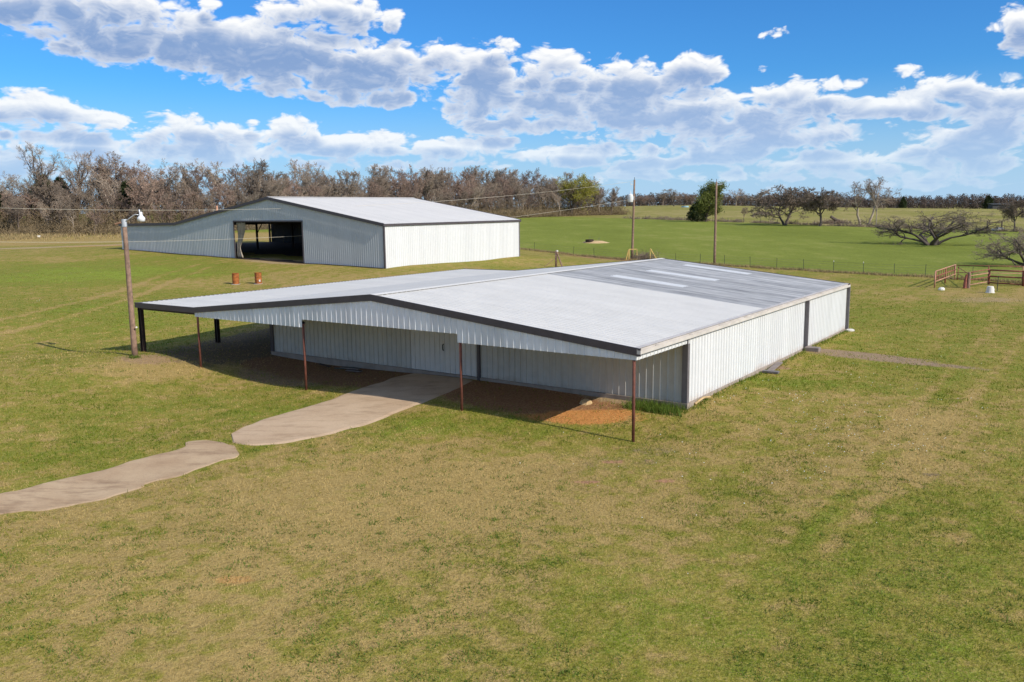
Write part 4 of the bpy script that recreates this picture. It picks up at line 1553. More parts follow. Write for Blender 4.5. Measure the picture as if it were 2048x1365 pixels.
mb = MB(); mb.tube([(0, 0, tz(b[0], b[1]) - .2), (0, 0, b[2] + .6)], .14, 8); o = mb.build('wood_post', M['corral_pale']); o.location = (b[0], b[1], 0)
tag(o, 'pale timber post standing just behind the grey barn roof', 'post')

# ---------------------------------------------------------------- trees
def _rot(d, ang, az):
    d = d / np.linalg.norm(d)
    ref = np.array([0, 0, 1.0]) if abs(d[2]) < .9 else np.array([1.0, 0, 0])
    a = np.cross(d, ref); a /= np.linalg.norm(a)
    b = np.cross(d, a)
    return d * math.cos(ang) + (a * math.cos(az) + b * math.sin(az)) * math.sin(ang)


def grow(seed, H, trunk_frac=.25, counts=(7, 7, 7, 9), spread=(.7, .75, .8, .9), ratio=(.62, .5, .45, .4), trop=(.02, .10, .06, .0, .0),
         stems=1, lean=.1, r0=None, wob=.16, twig_w=.03, stem_ang=.0, flat=1.0, first=.35):
    """tapered trunk and limbs as tubes (MB) plus twigs as slim triangles"""
    R = np.random.default_rng(seed)
    mb = MB()
    tw = []
    tips = []
    r0 = r0 or H * .020

    def branch(p, d, L, r, lvl):
        if lvl == 4:
            q = p + d * L * .55 + R.normal(0, .06, 3) * L
            e_ = q + (d + R.normal(0, .35, 3) + [0, 0, .1]) * L * .5
            side_ = np.cross(d, R.normal(0, 1, 3)); side_ /= np.linalg.norm(side_) + 1e-9
            s_ = side_ * twig_w * .5
            tw.append((p - s_, p + s_, q + s_ * .8)); tw.append((p - s_, q + s_ * .8, q - s_ * .8)); tw.append((q - s_ * .8, q + s_ * .8, e_))
            f_ = _rot(d, R.uniform(.4, .9), R.uniform(0, 6.28)); e2 = q + f_ * L * .45
            tw.append((q - s_ * .7, q + s_ * .7, e2))
            tips.append(e_); tips.append(e2)
            return
        n = (5, 5, 4, 3)[lvl]
        pts, dirs = [p], [d]
        for i in range(n):
            d = d + R.normal(0, wob * (1 + .4 * lvl), 3) + np.array([0, 0, trop[lvl]])
            d = d / np.linalg.norm(d)
            if flat != 1 and lvl:
                d = d * np.array([1, 1, flat]); d /= np.linalg.norm(d)
            p = p + d * (L / n)
            pts.append(p); dirs.append(d)
        rad = [r * (1 - .62 * i / n) for i in range(n + 1)]
        mb.tube(pts, rad, (8, 6, 4, 3)[lvl], cap=False)
        start = first if lvl == 0 else .22
        c = counts[lvl]
        for k in range(c):
            t = start + (1 - start) * (k + R.uniform(.2, .9)) / c
            x = min(t * n, n - 1e-3); i = int(x)
            q = pts[i] + (pts[i + 1] - pts[i]) * (x - i)
            ang = spread[lvl] * R.uniform(.65, 1.25) * (1.15 - .45 * t)
            nd = _rot(dirs[i + 1], ang, R.uniform(0, 6.28) if lvl else 2.4 * k + R.uniform(-.5, .5))
            cl = L * ratio[lvl] * R.uniform(.7, 1.2) * (1.2 - .55 * t)
            if lvl == 0:
                cl = max(cl, H * .28)
            branch(q, nd, cl, r * (1 - .62 * t) * (.62 if lvl < 2 else .55), lvl + 1)

    for s in range(stems):
        a = 2 * math.pi * s / max(stems, 1) + R.uniform(-.4, .4)
        d = np.array([math.cos(a) * stem_ang, math.sin(a) * stem_ang, 1.0]) + R.normal(0, lean * .5, 3)
        d /= np.linalg.norm(d)
        branch(np.array([.12 * math.cos(a) * (stems > 1), .12 * math.sin(a) * (stems > 1), -.25]), d, H * (trunk_frac + .42) * R.uniform(.88, 1.05), r0 * (1 if stems == 1 else .8), 0)
    # bring the crown to the wanted height
    tw = np.array(tw)
    k = H / max(tw[..., 2].max(), .1)
    vs = np.array(mb.v) * k
    mb.v = [tuple(v) for v in vs]
    return mb, tw * k, np.array(tips) * k


PROTO = {}


def tree_proto(key, bark, twig, **kw):
    mb, tw, tips = grow(**kw)
    t = mb.build('trunk', bark, None, True)
    c = tri_obj('crown', tw, twig)
    PROTO[key] = (t, c, tips)
    for o in (t, c):
        COL.objects.unlink(o)
    return PROTO[key]


def put_tree(key, loc, scale, rz, label, group=None, name='bare_tree', cat='tree', mats=None):
    root = thing(name, label, cat, loc, rz, group, scale)
    for o in PROTO[key][:2]:
        c = o.copy(); COL.objects.link(c); c.parent = root
    return root


def leaves_from(tips, n, size, seed, jitter=.5):
    R = np.random.default_rng(seed)
    p = tips[R.integers(0, len(tips), n)] + R.normal(0, jitter, (n, 3))
    d = R.normal(0, 1, (n, 3)); d /= np.linalg.norm(d, axis=1)[:, None]
    e_ = np.cross(d, R.normal(0, 1, (n, 3))); e_ /= np.linalg.norm(e_, axis=1)[:, None]
    s = size * R.uniform(.6, 1.3, (n, 1))
    return np.stack([p - d * s * .5, p + e_ * s * .35, p + d * s * .5], 1), R.uniform(0, 1, n)


B, TW = M['bark'], M['twig']
tree_proto('a', B, TW, seed=1, H=15, twig_w=.045, counts=(9, 9, 9, 12))
tree_proto('b', B, TW, seed=2, H=15, twig_w=.045, counts=(10, 8, 9, 12), spread=(.5, .6, .8, .9), trunk_frac=.3, trop=(.03, .16, .1, .02))
tree_proto('c', B, M['twig_red'], seed=3, H=15, twig_w=.045, counts=(9, 9, 9, 12), stems=1, trunk_frac=.2, spread=(.85, .7, .8, .9))
tree_proto('d', M['bark_pale'], TW, seed=4, H=15, twig_w=.045, counts=(9, 8, 9, 11), trunk_frac=.32, spread=(.55, .7, .8, .9), trop=(.03, .14, .08, .02))
tree_proto('e', B, M['twig_red'], seed=5, H=15, twig_w=.045, counts=(8, 7, 8, 12), stems=2, stem_ang=.22, trunk_frac=.22)
tree_proto('f', M['bark_dark'], TW, seed=6, H=15, twig_w=.045, counts=(9, 9, 9, 12), trunk_frac=.18, spread=(.95, .8, .8, .9), first=.25)
# vase-shaped tall trees, round pasture oaks, low spreading mesquites
tree_proto('vase', B, TW, seed=7, H=20, twig_w=.045, counts=(10, 8, 8, 10), trunk_frac=.38, spread=(.38, .45, .6, .8), trop=(.04, .2, .14, .05), first=.22)
tree_proto('oak', M['bark_dark'], M['twig_dark'], seed=8, H=12, twig_w=.055, counts=(12, 10, 9, 14), trunk_frac=.05, spread=(1.15, .8, .8, .9), trop=(.0, .05, .02, .0), first=.38, ratio=(.85, .5, .45, .4))
tree_proto('oak2', M['bark_dark'], M['twig_dark'], seed=9, H=12, twig_w=.055, counts=(10, 9, 9, 13), stems=2, stem_ang=.35, trunk_frac=.05, spread=(1.0, .8, .8, .9), trop=(.0, .05, .02, .0), ratio=(.85, .5, .45, .4))
tree_proto('mesq', M['bark_dark'], M['twig_dark'], seed=21, H=6, counts=(6, 6, 7, 7), stems=7, stem_ang=.62, trunk_frac=.40, spread=(.6, .7, .8, .9), trop=(.03, .07, .03, .0), flat=.92, r0=.20, wob=.22, ratio=(.6, .55, .5, .45), twig_w=.02)
tree_proto('open', M['bark_pale'], M['twig_red'], seed=12, H=17, twig_w=.045, counts=(7, 8, 7, 11), trunk_frac=.3, spread=(.6, .6, .75, .9), trop=(.02, .14, .08, .0), first=.45, wob=.2)

# ---- the wood behind the grey barn
WOOD = np.array([(-230, 250), (-180, 236), (-131, 224), (-96, 212), (-75, 228), (-40, 288), (0, 352), (28, 394), (52, 408)], float)
_wd = np.r_[0, np.cumsum(np.hypot(*np.diff(WOOD, axis=0).T))]


def wood_at(t, off=0.0):
    x, y = np.interp(t, _wd, WOOD[:, 0]), np.interp(t, _wd, WOOD[:, 1])
    x2, y2 = np.interp(t + 3, _wd, WOOD[:, 0]), np.interp(t + 3, _wd, WOOD[:, 1])
    d = np.array([x2 - x, y2 - y]); d /= np.linalg.norm(d) + 1e-9
    return x - d[1] * off, y + d[0] * off


RW = random.Random(11)
WG = 'bare trees packed in the wood behind the grey barn'
KEYS = ['a', 'b', 'c', 'd', 'd', 'e', 'f']
for off, step, hs in ((-2, 6.0, .72), (5, 6.0, .95), (15, 6.8, 1.12), (30, 9.0, 1.22)):
    t = RW.uniform(0, 4)
    while t < _wd[-1] - 4:
        x, y = wood_at(t, off + RW.uniform(-2.5, 2.5))
        k = RW.choice(KEYS)
        s = hs * RW.uniform(.70, 1.20)
        s *= np.interp(t, [0, 130, 200, 300, 400], [.94, .96, 1.03, 1.08, 1.10])
        put_tree(k, (x, y, tz(x, y) - .1), (s * RW.uniform(.85, 1.1), s * RW.uniform(.85, 1.1), s), RW.uniform(0, 6.28), 'bare brown tree packed into the wood edge behind the grey barn', WG)
        t += step * RW.uniform(.65, 1.35)


def at_px(px, D):
    r = pix_ray(px, 430)
    x, y = r[0] / r[1] * D, D
    return x, y, tz(x, y)


def tree_px(key, px, D, top_py, label, group=None, name='bare_tree', rz=0.0, wide=1.0):
    """a tree on the ground at distance D whose top reaches the given height"""
    x, y, z = at_px(px, D)
    H = {'vase': 20, 'oak': 12, 'oak2': 12, 'mesq': 6, 'open': 17}.get(key, 15)
    ztop = at_depth(px, top_py, D)[2]
    s = (ztop - z) / H
    return put_tree(key, (x, y, z - .05), (s * wide, s * wide, s), rz, label, group, name)


tree_px('vase', 103, 226, 284, 'tallest bare tree of the left wood, narrow upright crown against the clouds', rz=.5, wide=1.0)
tree_px('vase', 150, 230, 298, 'tall upright bare tree just right of the tallest one in the left wood', rz=2.6, wide=1.15)
tree_px('b', 188, 232, 300, 'tall spreading bare tree right of the two upright ones in the left wood', rz=1.0)
tree_px('d', 340, 240, 318, 'bare tree with crown standing above the wood left of the grey barn', rz=3.0)
tree_px('vase', 500, 292, 326, 'slender bare tree rising over the left roof slope of the grey barn', rz=1.7)
tree_px('open', 618, 330, 318, 'open branching bare tree high above the ridge of the grey barn', rz=.4, wide=1.3)
tree_px('c', 905, 400, 338, 'reddish bare tree above the far end of the grey barn roof', rz=.8)
tree_px('open', 1062, 402, 344, 'pale stemmed bare tree left of the green budding tree', rz=2.2, wide=1.1)
tree_px('c', 1195, 410, 352, 'tall reddish bare tree just right of the green budding tree', rz=1.1, wide=.8)
tree_px('f', 1218, 405, 384, 'low round brown tree at the right end of the wood', rz=.3, wide=1.5)
tree_px('e', 1168, 408, 380, 'low brown tree under the budding tree at the wood edge', rz=1.3, wide=1.2)


def leafy(name, label, px, D, top_py, kind, mat, n, size, seed, wide=1.0, group=None, jit=.03, **kw):
    x, y, z = at_px(px, D)
    H = at_depth(px, top_py, D)[2] - z
    root = thing(name, label, 'tree', (x, y, z - .1), 0, group)
    mb, tw, tips = grow(seed=seed, H=H, **kw)
    for a in (tw, tips):
        a[..., :2] *= wide
    mb.v = [(v[0] * wide, v[1] * wide, v[2]) for v in mb.v]
    mb.build('trunk', kind, root, True)
    V, tone = leaves_from(tips, n, size, seed, H * jit)
    tri_obj('crown', V, mat, root, attr=tone)
    tri_obj('twigs', tw, M['twig'], root)
    return root


leafy('budding_tree', 'yellow green budding tree with open crown at the wood edge', 1142, 384, 350, B, M['willow'], 8500, .6, 31, 1.35,
      counts=(9, 8, 7, 6), trunk_frac=.1, spread=(.95, .75, .8, .9), first=.35, ratio=(.8, .5, .45, .4))
leafy('ivy_tree', 'tall dark green tree clothed in ivy beside the bare utility pole', 1412, 288, 366, M['bark_dark'], M['ivy'], 13000, .6, 33, 1.15,
      counts=(16, 8, 6, 6), trunk_frac=.35, spread=(.9, .8, .8, .9), first=.04, ratio=(.42, .5, .45, .4), jit=.05, lean=.0, wob=.07)
leafy('olive_tree', 'dull olive green tree above the ridge of the grey barn', 568, 300, 366, B, M['olive'], 5000, .45, 35, 1.2, counts=(8, 7, 6, 6), trunk_frac=.1, spread=(.95, .75, .8, .9))
leafy('olive_tree', 'smaller olive green tree right of the other olive one over the barn ridge', 605, 302, 374, B, M['olive'], 4000, .45, 36, 1.2, counts=(8, 7, 6, 6), trunk_frac=.1, spread=(.95, .75, .8, .9))


def cedar_proto():
    R = np.random.default_rng(9)
    n = 4200
    h = R.uniform(0, 1, n) ** .8
    prof = np.interp(h, [0, .12, .4, .75, 1], [.55, .9, 1.0, .6, .08])
    a = R.uniform(0, 6.28, n)
    lump = 1 + .22 * np.sin(a * 3 + h * 9) + .15 * np.sin(a * 5 - h * 14)
    r = prof * lump * R.uniform(.35, 1, n) ** .5
    p = np.stack([r * np.cos(a) * 2.2, r * np.sin(a) * 2.2, .3 + h * 6.5], 1)
    d = R.normal(0, 1, (n, 3)) + np.stack([np.cos(a), np.sin(a), np.full(n, .5)], 1)
    d /= np.linalg.norm(d, axis=1)[:, None]
    e_ = np.cross(d, R.normal(0, 1, (n, 3))); e_ /= np.linalg.norm(e_, axis=1)[:, None]
    s = R.uniform(.25, .6, (n, 1))
    c = tri_obj('crown', np.stack([p - e_ * s * .3, p + e_ * s * .3, p + d * s], 1), M['cedar'], attr=R.uniform(0, 1, n))
    mb = MB(); mb.tube([(0, 0, -.2), (.05, 0, 2), (0, .05, 5.5)], [.2, .15, .05], 7)
    t = mb.build('trunk', M['bark_dark'], None, True)
    for o in (t, c): COL.objects.unlink(o)
    PROTO['cedar'] = (t, c, None)


cedar_proto()
for px, D, top, w, lab in ((92, 236, 352, .8, 'dark cedar under the tallest bare tree of the left wood'), (255, 222, 366, .75, 'dark cedar in the wood left of the lamp pole'),
                           (125, 236, 358, .8, 'broad dark cedar right of the tallest bare tree'), (467, 268, 402, 1.1, 'small dark cedar just over the left roof slope of the grey barn'),
                           (517, 294, 370, .6, 'dark evergreen left of the olive trees over the barn ridge'), (668, 330, 382, 1.3, 'low dark evergreen over the middle of the grey barn ridge'),
                           (963, 388, 411, 1.3, 'dark cedar at the foot of the wood behind the grey barn end'), (1080, 392, 400, 1.2, 'dark cedar left of the budding green tree'),
                           (1138, 393, 416, 1.2, 'low dark cedar under the budding green tree'), (0, 232, 385, 1.0, 'dark cedar at the left picture edge'), (1395, 289, 405, 1.5, 'dense dark shrub at the foot of the ivy tree'),
                           (1805, 700, 394, .75, 'lone round evergreen on the far right skyline'), (1975, 745, 392, 1.0, 'dark evergreen standing above the far right treeline')):
    x, y, z = at_px(px, D)
    s = (at_depth(px, top, D)[2] - z) / 6.8
    put_tree('cedar', (x, y, z - .1), (s * w, s * w, s), RW.uniform(0, 6), lab, 'dark evergreens among the bare trees', 'cedar_tree')

# ---- single trees of the pasture
def spot(px, py):
    return G(px, py)[1]


tree_px('oak2', 1571, spot(1571, 451), 367, 'round bare tree on two stems at the hedge, left of a matching pair', rz=.4, wide=1.45, name='pasture_tree')
tree_px('oak', 1640, spot(1640, 453), 374, 'round bare tree on one thick stem, right of a matching pair', rz=2.0, wide=1.25, name='pasture_tree')
tree_px('open', 1722, spot(1722, 453), 362, 'left and most twiggy of three tall open trees at the hedge', rz=.2, wide=1.35, name='pasture_tree')
tree_px('open', 1737, spot(1737, 453) + 2, 352, 'middle and tallest of three tall open trees at the hedge', rz=2.9, wide=1.2, name='pasture_tree')
tree_px('d', 1753, spot(1753, 454), 360, 'right of three tall open trees with pale leaning limb', rz=1.2, wide=.7, name='pasture_tree')
tree_px('mesq', 1866, spot(1866, 491), 418, 'low wide mesquite tree alone on the green pasture', rz=.9, wide=2.1, name='mesquite_tree')
tree_px('mesq', 2066, 102, 462, 'low mesquite tree reaching in from the right edge over the pen', rz=1.9, wide=1.6, name='mesquite_tree')
tree_px('oak', 2029, spot(2029, 463), 394, 'spreading dark tree by the hedge gate at the right edge', rz=1.4, wide=1.0, name='pasture_tree')
tree_px('a', 1487, 300, 414, 'small thin bare sapling at the hedge between the ivy tree and the round trees', wide=.9, name='sapling')
for i, (px, D, top, key) in enumerate(((1300, 590, 388, 'c'), (1325, 600, 384, 'a'), (1348, 560, 376, 'f'), (1368, 575, 384, 'e'), (1385, 580, 388, 'c'), (1440, 590, 386, 'a'),
                                      (1470, 560, 377, 'open'), (1492, 585, 384, 'f'), (1512, 560, 376, 'd'), (1535, 590, 388, 'e'), (1600, 600, 392, 'a'), (1680, 620, 388, 'f'),
                                      (1700, 640, 390, 'c'), (1280, 600, 392, 'e'), (1455, 600, 392, 'b'), (1655, 610, 392, 'e'), (1790, 700, 394, 'f'), (1770, 690, 396, 'a'), (1528, 560, 392, 'f'), (1560, 575, 393, 'c'))):
    tree_px(key, px, D, top, 'small bare tree on the far rise along the skyline', 'bare trees along the far rise', rz=i * 1.3, wide=1.9)

# ---- undergrowth at the foot of the wood, brush heap, hedge weeds
def brush(name, label, cat, pts, heights, n, w, length, mat, seed, parent=None, width=2.0, kind='stuff'):
    R = np.random.default_rng(seed)
    i = R.integers(0, len(pts), n)
    base = np.array(pts)[i] + R.normal(0, 1, (n, 3)) * [width, width, 0]
    hh = np.array(heights)[i]
    base[:, 2] = terrain(base[:, 0], base[:, 1]) + R.uniform(0, 1, n) ** 1.3 * hh * .85
    d = R.normal(0, .75, (n, 3)) + [0, 0, .45]
    d /= np.linalg.norm(d, axis=1)[:, None]
    L = length * R.uniform(.5, 1.3, (n, 1))
    s = np.cross(d, R.normal(0, 1, (n, 3))); s /= np.linalg.norm(s, axis=1)[:, None]
    s *= w * .5
    o = tri_obj(name, np.stack([base - s, base + s, base + d * L], 1), mat, parent, kind)
    if label:
        tag(o, label, cat)
    return o


pts, hts = [], []
for t in np.arange(0, _wd[-1], 1.2):
    for off in (-4, 0, 5, 13):
        x, y = wood_at(t, off + RW.uniform(-2, 2))
        pts.append((x, y, 0)); hts.append(RW.uniform(3, 9.0) * (.45 if off < 0 else 1) + (2 if off > 8 else 0))
brush('undergrowth', 'tangled brown undergrowth along the foot of the wood', 'undergrowth', pts, hts, 280000, .08, 1.3, M['brush'], 5)
pts, hts = [], []
for t in np.arange(-75, 150, 1.0):
    p = HEDGE_O + HEDGE_D * t
    if RW.random() < .75:
        pts.append((p[0], p[1], 0)); hts.append(RW.choice((.5, .7, .8, 1.4)))
brush('hedgerow', 'dark weedy strip along the far edge of the green pasture', 'hedge', pts, hts, 14000, .10, .7, M['twig_dark'], 6, width=.5)
b = G(1288, 520)
root = thing('brush_heap', 'heap of grey brown cut brush behind the far end of the barn ridge', 'brush heap', b)
R = np.random.default_rng(7); n = 1600
q = R.normal(0, 1, (n, 3)) * [1.0, .6, .45]; q[:, 2] = np.abs(q[:, 2])
d = R.normal(0, 1, (n, 3)); d /= np.linalg.norm(d, axis=1)[:, None]; s = np.cross(d, R.normal(0, 1, (n, 3))) * .012
tri_obj('brush', np.stack([q - s, q + s, q + d * .7], 1), M['twig_red'], root)
b = G(1664, 448)
root = thing('fallen_log', 'dark fallen log and brush between the round trees and the open trees', 'log', b)
mb = MB(); mb.tube([(-.5, 0, 2.2), (1.0, 0, 1.2), (3.6, .2, .2)], [.45, .5, .3], 7); mb.build('log', M['bark_dark'], root)
q = R.normal(0, 1, (n, 3)) * [2.6, .6, .5]; q[:, 2] = np.abs(q[:, 2])
tri_obj('brush', np.stack([q - s * 3, q + s * 3, q + d * 1.0], 1), M['twig_dark'], root)


# ---- far woods on the skyline
def far_woods():
    R = np.random.default_rng(15)
    V, tone = [], []
    rows = []
    for px in np.arange(1240, 2500, 4.2):
        rows.append((px + R.uniform(-3, 3), 800 + R.uniform(-30, 60), R.uniform(10, 15.5) if px > 1640 else R.uniform(11, 15)))
    for px in np.arange(-500, 60, 6):
        rows.append((px, 520 + R.uniform(-30, 60), R.uniform(12, 17)))
    for px, D, H in rows:
        x, y, z = at_px(px, D)
        n = 420
        c = np.array([x, y, z + H * .55])
        p = R.normal(0, 1, (n, 3)); p /= np.linalg.norm(p, axis=1)[:, None]
        p = c + p * R.uniform(.3, 1, (n, 1)) ** .6 * [R.uniform(3, 5), 3, H * .5]
        d = R.normal(0, 1, (n, 3)); d /= np.linalg.norm(d, axis=1)[:, None]
        e_ = np.cross(d, R.normal(0, 1, (n, 3))); e_ /= np.linalg.norm(e_, axis=1)[:, None]
        s = R.uniform(.5, 1.6, (n, 1))
        V.append(np.stack([p - e_ * s * .3, p + e_ * s * .3, p + d * s], 1))
        tone.append(np.full(n, R.uniform(0, 1)) * .7 + R.uniform(0, .3, n))
    M['far_wood'] = leaf_mat('far_woods_brown', (.10, .085, .07), (.20, .15, .125), .0)
    tag(tri_obj('far_woods', np.concatenate(V), M['far_wood'], None, 'stuff', np.concatenate(tone)), 'low grey brown wood along the far horizon', 'woods')


far_woods()

# ---------------------------------------------------------------- grass, weeds, flowers
def grass_mat(name, stops):
    m, T, b = new_mat(name)
    at = T.node('ShaderNodeAttribute', attribute_name='tone')
    cr = T.node('ShaderNodeValToRGB')
    el = cr.color_ramp.elements
    while len(el) < len(stops):
        el.new(.5)
    for e_, (p, c) in zip(el, stops):
        e_.position = p; e_.color = (*c, 1)
    T.l.new(at.outputs['Fac'], cr.inputs[0])
    T.put(b.inputs['Base Color'], cr.outputs[0])
    b.inputs['Roughness'].default_value = .8
    b.inputs['Specular IOR Level'].default_value = .1
    tr = T.node('ShaderNodeBsdfTranslucent'); T.put(tr.inputs[0], cr.outputs[0])
    mx = T.node('ShaderNodeMixShader'); mx.inputs[0].default_value = .3
    T.l.new(b.outputs[0], mx.inputs[1]); T.l.new(tr.outputs[0], mx.inputs[2])
    T.l.new(mx.outputs[0], T.n['Material Output'].inputs[0])
    return m


def sward_at(x, y):
    g = np.zeros(len(x))
    for cx, cy, rx, ry, an, amt in LAWN_ZONES:
        t = np.clip((1.7 - zone_r(x, y, cx, cy, rx, ry, an)) / 1.3, 0, 1)
        g += amt * t * t * (3 - 2 * t)
    g += track_sward(x, y)
    bare = np.zeros(len(x))
    for cx, cy, rx, ry, an, col, s_, soft in DIRT_ZONES:
        if s_:
            bare = np.maximum(bare, s_ * np.clip((1 + soft - zone_r(x, y, cx, cy, rx, ry, an)) / (2 * soft), 0, 1))
    return g, bare


PATHS = []
for nm in ('concrete_path', 'gravel_drive'):
    me = bpy.data.objects[nm].data
    co = np.empty(len(me.vertices) * 3, np.float32); me.vertices.foreach_get('co', co)
    PATHS.append(co.reshape(-1, 15, 3))


def off_paths(x, y):
    keep = np.ones(len(x), bool)
    for P_ in PATHS:
        poly = np.concatenate([P_[:, 0, :2], P_[::-1, -1, :2]])
        inside = np.zeros(len(x), bool)
        j = len(poly) - 1
        for i in range(len(poly)):
            xi, yi = poly[i]; xj, yj = poly[j]
            hit_ = ((yi > y) != (yj > y)) & (x < (xj - xi) * (y - yi) / (yj - yi + 1e-12) + xi)
            inside ^= hit_
            j = i
        keep &= ~inside
    # nothing under the roof slab
    dx, dy = x - NB.C[0], y - NB.C[1]
    u, v = dx * NB.e[0] + dy * NB.e[1], dx * NB.g[0] + dy * NB.g[1]
    keep &= ~((u > -24.4) & (u < .12) & (v > -.15) & (v < 24.6))
    return keep


def value_noise(x, y, s, seed):
    R = np.random.default_rng(seed)
    T_ = R.uniform(0, 1, (256, 256))
    fx, fy = x * s + 900, y * s + 900
    ix, iy = np.floor(fx).astype(int), np.floor(fy).astype(int)
    tx, ty = fx - ix, fy - iy
    tx, ty = tx * tx * (3 - 2 * tx), ty * ty * (3 - 2 * ty)
    q = lambda a, b: T_[a % 256, b % 256]
    return (q(ix, iy) * (1 - tx) + q(ix + 1, iy) * tx) * (1 - ty) + (q(ix, iy + 1) * (1 - tx) + q(ix + 1, iy + 1) * tx) * ty


def scatter(n, seed, r0=11.0, r1=75.0, half=40.0):
    R = np.random.default_rng(seed)
    # thinner with distance, as far blades can no longer be told apart
    r = r0 * (r1 / r0) ** R.uniform(0, 1, n)
    a = np.radians(R.uniform(-half, half, n))
    return r * np.sin(a), r * np.cos(a), r, R


def blades(x, y, R, h, w, tone, name, label, cat, mat, lean=.6):
    n = len(x)
    z = terrain(x, y)
    p = np.stack([x, y, z - .012], 1)
    d = np.stack([R.normal(0, lean, n), R.normal(0, lean, n), np.ones(n)], 1)
    d /= np.linalg.norm(d, axis=1)[:, None]
    a = R.uniform(0, 6.28, n)
    s = np.stack([np.cos(a), np.sin(a), np.zeros(n)], 1) * w[:, None] * .5
    o = tri_obj(name, np.stack([p - s, p + s, p + d * h[:, None]], 1), mat, None, 'stuff', tone)
    return tag(o, label, cat)


M['grass'] = grass_mat('lawn_blades', ((0, (.60, .44, .18)), (.28, (.42, .30, .098)), (.5, (.285, .255, .040)), (.75, (.19, .215, .019)), (1, (.115, .17, .015))))
x, y, r, R = scatter(640000, 21, 11.0, 125.0)
g, bare = sward_at(x, y)
clump = value_noise(x, y, 1.7, 1) * .55 + value_noise(x, y, 4.3, 2) * .45
broad = value_noise(x, y, .33, 3)
tone = .385 + g * .42 + (clump - .5) * 1.5 + (broad - .5) * .6 + R.normal(0, .16, len(x))
keep = off_paths(x + R.normal(0, .09, len(x)), y + R.normal(0, .09, len(x))) & (R.uniform(0, 1, len(x)) > bare * .92) & (R.uniform(0, 1, len(x)) < np.interp(r, [45, 125], [1, .25])) & (side((x, y), FENCE_O, _fd) < 0)
x, y, r, tone = x[keep], y[keep], r[keep], np.clip(tone[keep], 0, 1)
h = R.uniform(.035, .095, len(x)) * (1 + (tone > .6) * .4) * np.interp(r, [16, 30, 60, 125], [.8, 1.25, 1.2, .55])
w = R.uniform(.012, .024, len(x)) * np.clip(r / 22, .6, 3.4)
blades(x, y, R, h, w, tone, 'lawn_grass', 'short tan and green grass blades of the lawn', 'grass', M['grass'], .8)

# weed tufts, darker green
x0, y0, r0_, R = scatter(4600, 23, 12, 52, 38)
g, bare = sward_at(x0, y0)
vn = value_noise(x0, y0, .35, 5)
keep = off_paths(x0, y0) & (vn > .36) & (bare < .5)
x0, y0 = x0[keep], y0[keep]
per = R.integers(8, 26, len(x0))
idx = np.repeat(np.arange(len(x0)), per)
size = R.uniform(.05, .20, len(x0))[idx]
x = x0[idx] + R.normal(0, 1, len(idx)) * size; y = y0[idx] + R.normal(0, 1, len(idx)) * size
tone = np.clip(R.uniform(0, 1, len(x0))[idx] * .6 + R.uniform(0, .4, len(idx)), 0, 1)
blades(x, y, R, R.uniform(.05, .12, len(x)), R.uniform(.02, .04, len(x)), tone, 'weeds', 'scattered low green weeds in the lawn', 'weeds', M['weed'], 1.1)

# tall weeds by the front corner and along the wall feet
px = R.uniform(1272, 1378, 60); wx, wy = [], []
for k in range(1500):
    u, v = R.uniform(-2.3, .25), R.uniform(-1.15, -.15)
    if R.uniform() < 1 - abs(u + 1.1) / 1.8:
        p = NB(u, v, 0); wx.append(p[0]); wy.append(p[1])
for k in range(900):
    p = NB(abs(R.normal(.16, .1)) + .1, R.uniform(0, 24) ** 1.0, 0); wx.append(p[0]); wy.append(p[1])
for k in range(160):
    p = G(268, 716); wx.append(p[0] + R.normal(0, .16)); wy.append(p[1] + R.normal(0, .16))
wx, wy = np.array(wx), np.array(wy)
hh = R.uniform(.08, .22, len(wx)); hh[:1000] *= 1.9
blades(wx, wy, R, hh, R.uniform(.02, .04, len(wx)), R.uniform(0, .7, len(wx)), 'tall_weeds', 'taller bright green weeds at the wall foot and front corner post', 'weeds', M['weed'], .3)

# tall dry grass in front of the left wood
n = 26000
t = R.uniform(0, 150, n); off = -R.uniform(2, 34, n)
xy = np.array([wood_at(a, b_) for a, b_ in zip(t, off)])
M['dry_grass'] = grass_mat('tall_dry_grass', ((0, (.46, .34, .17)), (.5, (.38, .29, .14)), (.8, (.30, .22, .12)), (1, (.24, .22, .08))))
hh = R.uniform(.3, .9, n) * np.interp(-off, [2, 34], [1.4, .35])
blades(xy[:, 0], xy[:, 1], R, hh, R.uniform(.12, .30, n), R.uniform(0, 1, n), 'dry_grass', 'tall tan dead grass in front of the left wood', 'grass', M['dry_grass'], .35)

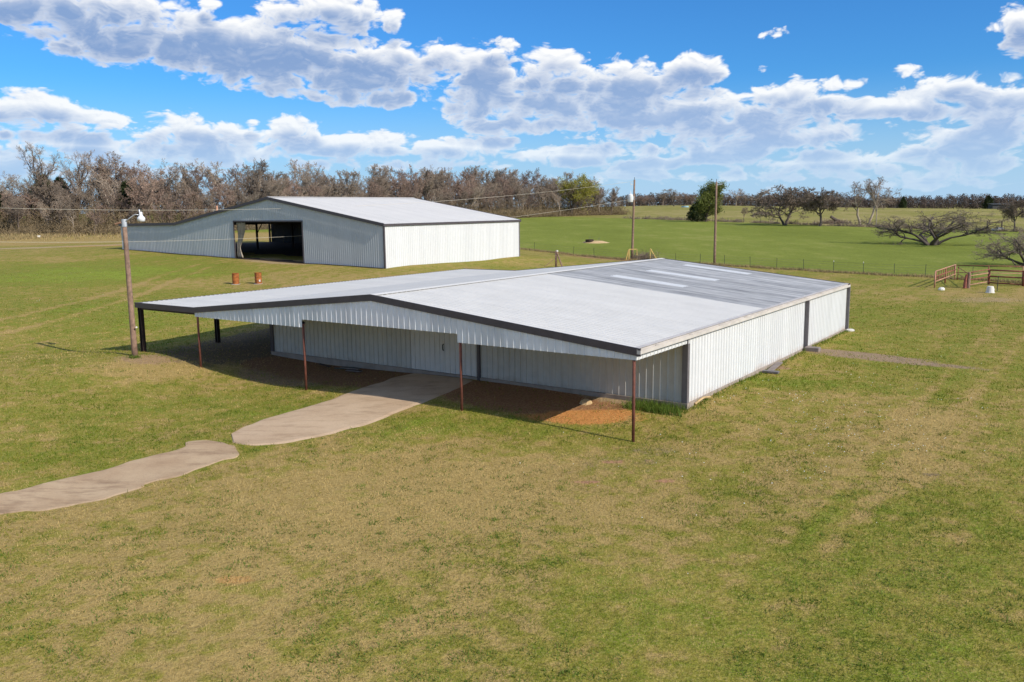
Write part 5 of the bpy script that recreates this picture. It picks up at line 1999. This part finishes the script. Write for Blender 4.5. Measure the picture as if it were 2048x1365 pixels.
# white clover heads in the right lawn
V = []
spots = [(1500, 790, 14), (1560, 800, 20), (1700, 830, 22), (1720, 870, 30), (1640, 935, 26), (1790, 880, 16), (1830, 830, 12), (1850, 790, 12), (1600, 850, 10), (1900, 720, 8), (1450, 950, 6), (1780, 760, 10), (1360, 900, 8), (1100, 905, 5), (120, 600, 5), (1300, 1010, 5)]
for px, py, c in spots:
    cx, cy, _ = G(px, py)
    for k in range(c):
        a, b_ = cx + R.normal(0, 1.1), cy + R.normal(0, 1.6)
        z = tz(a, b_) + .07; s = R.uniform(.010, .022)
        o6 = [np.array([a + s, b_, z]), np.array([a, b_ + s, z]), np.array([a - s, b_, z]), np.array([a, b_ - s, z]), np.array([a, b_, z + s]), np.array([a, b_, z - s])]
        for i in range(4):
            V.append((o6[i], o6[(i + 1) % 4], o6[4])); V.append((o6[(i + 1) % 4], o6[i], o6[5]))
tag(tri_obj('white_flowers', np.array(V), M['flower'], None, 'stuff'), 'tiny white flower heads dotted over the right lawn', 'flowers')

# rough grass left standing along the pasture fence
n = 16000
t = R.uniform(-95, 40, n)
xy = FENCE_O + np.outer(t, _fd) + R.normal(0, .35, (n, 2)) + np.outer(np.sin(t * .9) * .25, (-_fd[1], _fd[0]))
blades(xy[:, 0], xy[:, 1], R, R.uniform(.12, .42, n), R.uniform(.05, .12, n), R.uniform(.0, 1, n), 'fence_grass', 'uneven strip of brown and green grass along the wire fence', 'grass', M['dry_grass'], .45)

# scrap left lying in the shade beside the doors
b = G(688, 738)
root = thing('scrap_heap', 'dark scrap boards and wire lying in the shade left of the barn doors', 'scrap', b, PSI_N)
M['dark_teal'] = plain('dark_teal_sheet', (.03, .06, .055), .6, var=.4)
rs = random.Random(5)
for k in range(6):
    mb = MB(); mb.box((rs.uniform(-1.3, 1.3), rs.uniform(-.4, .4), .05 + .02 * k), (rs.uniform(.5, 1.3), rs.uniform(.12, .3), .03), rs.uniform(-.5, .5))
    mb.build('board', (M['dark_teal'], M['old_board'], M['dark_dirt'])[k % 3], root)
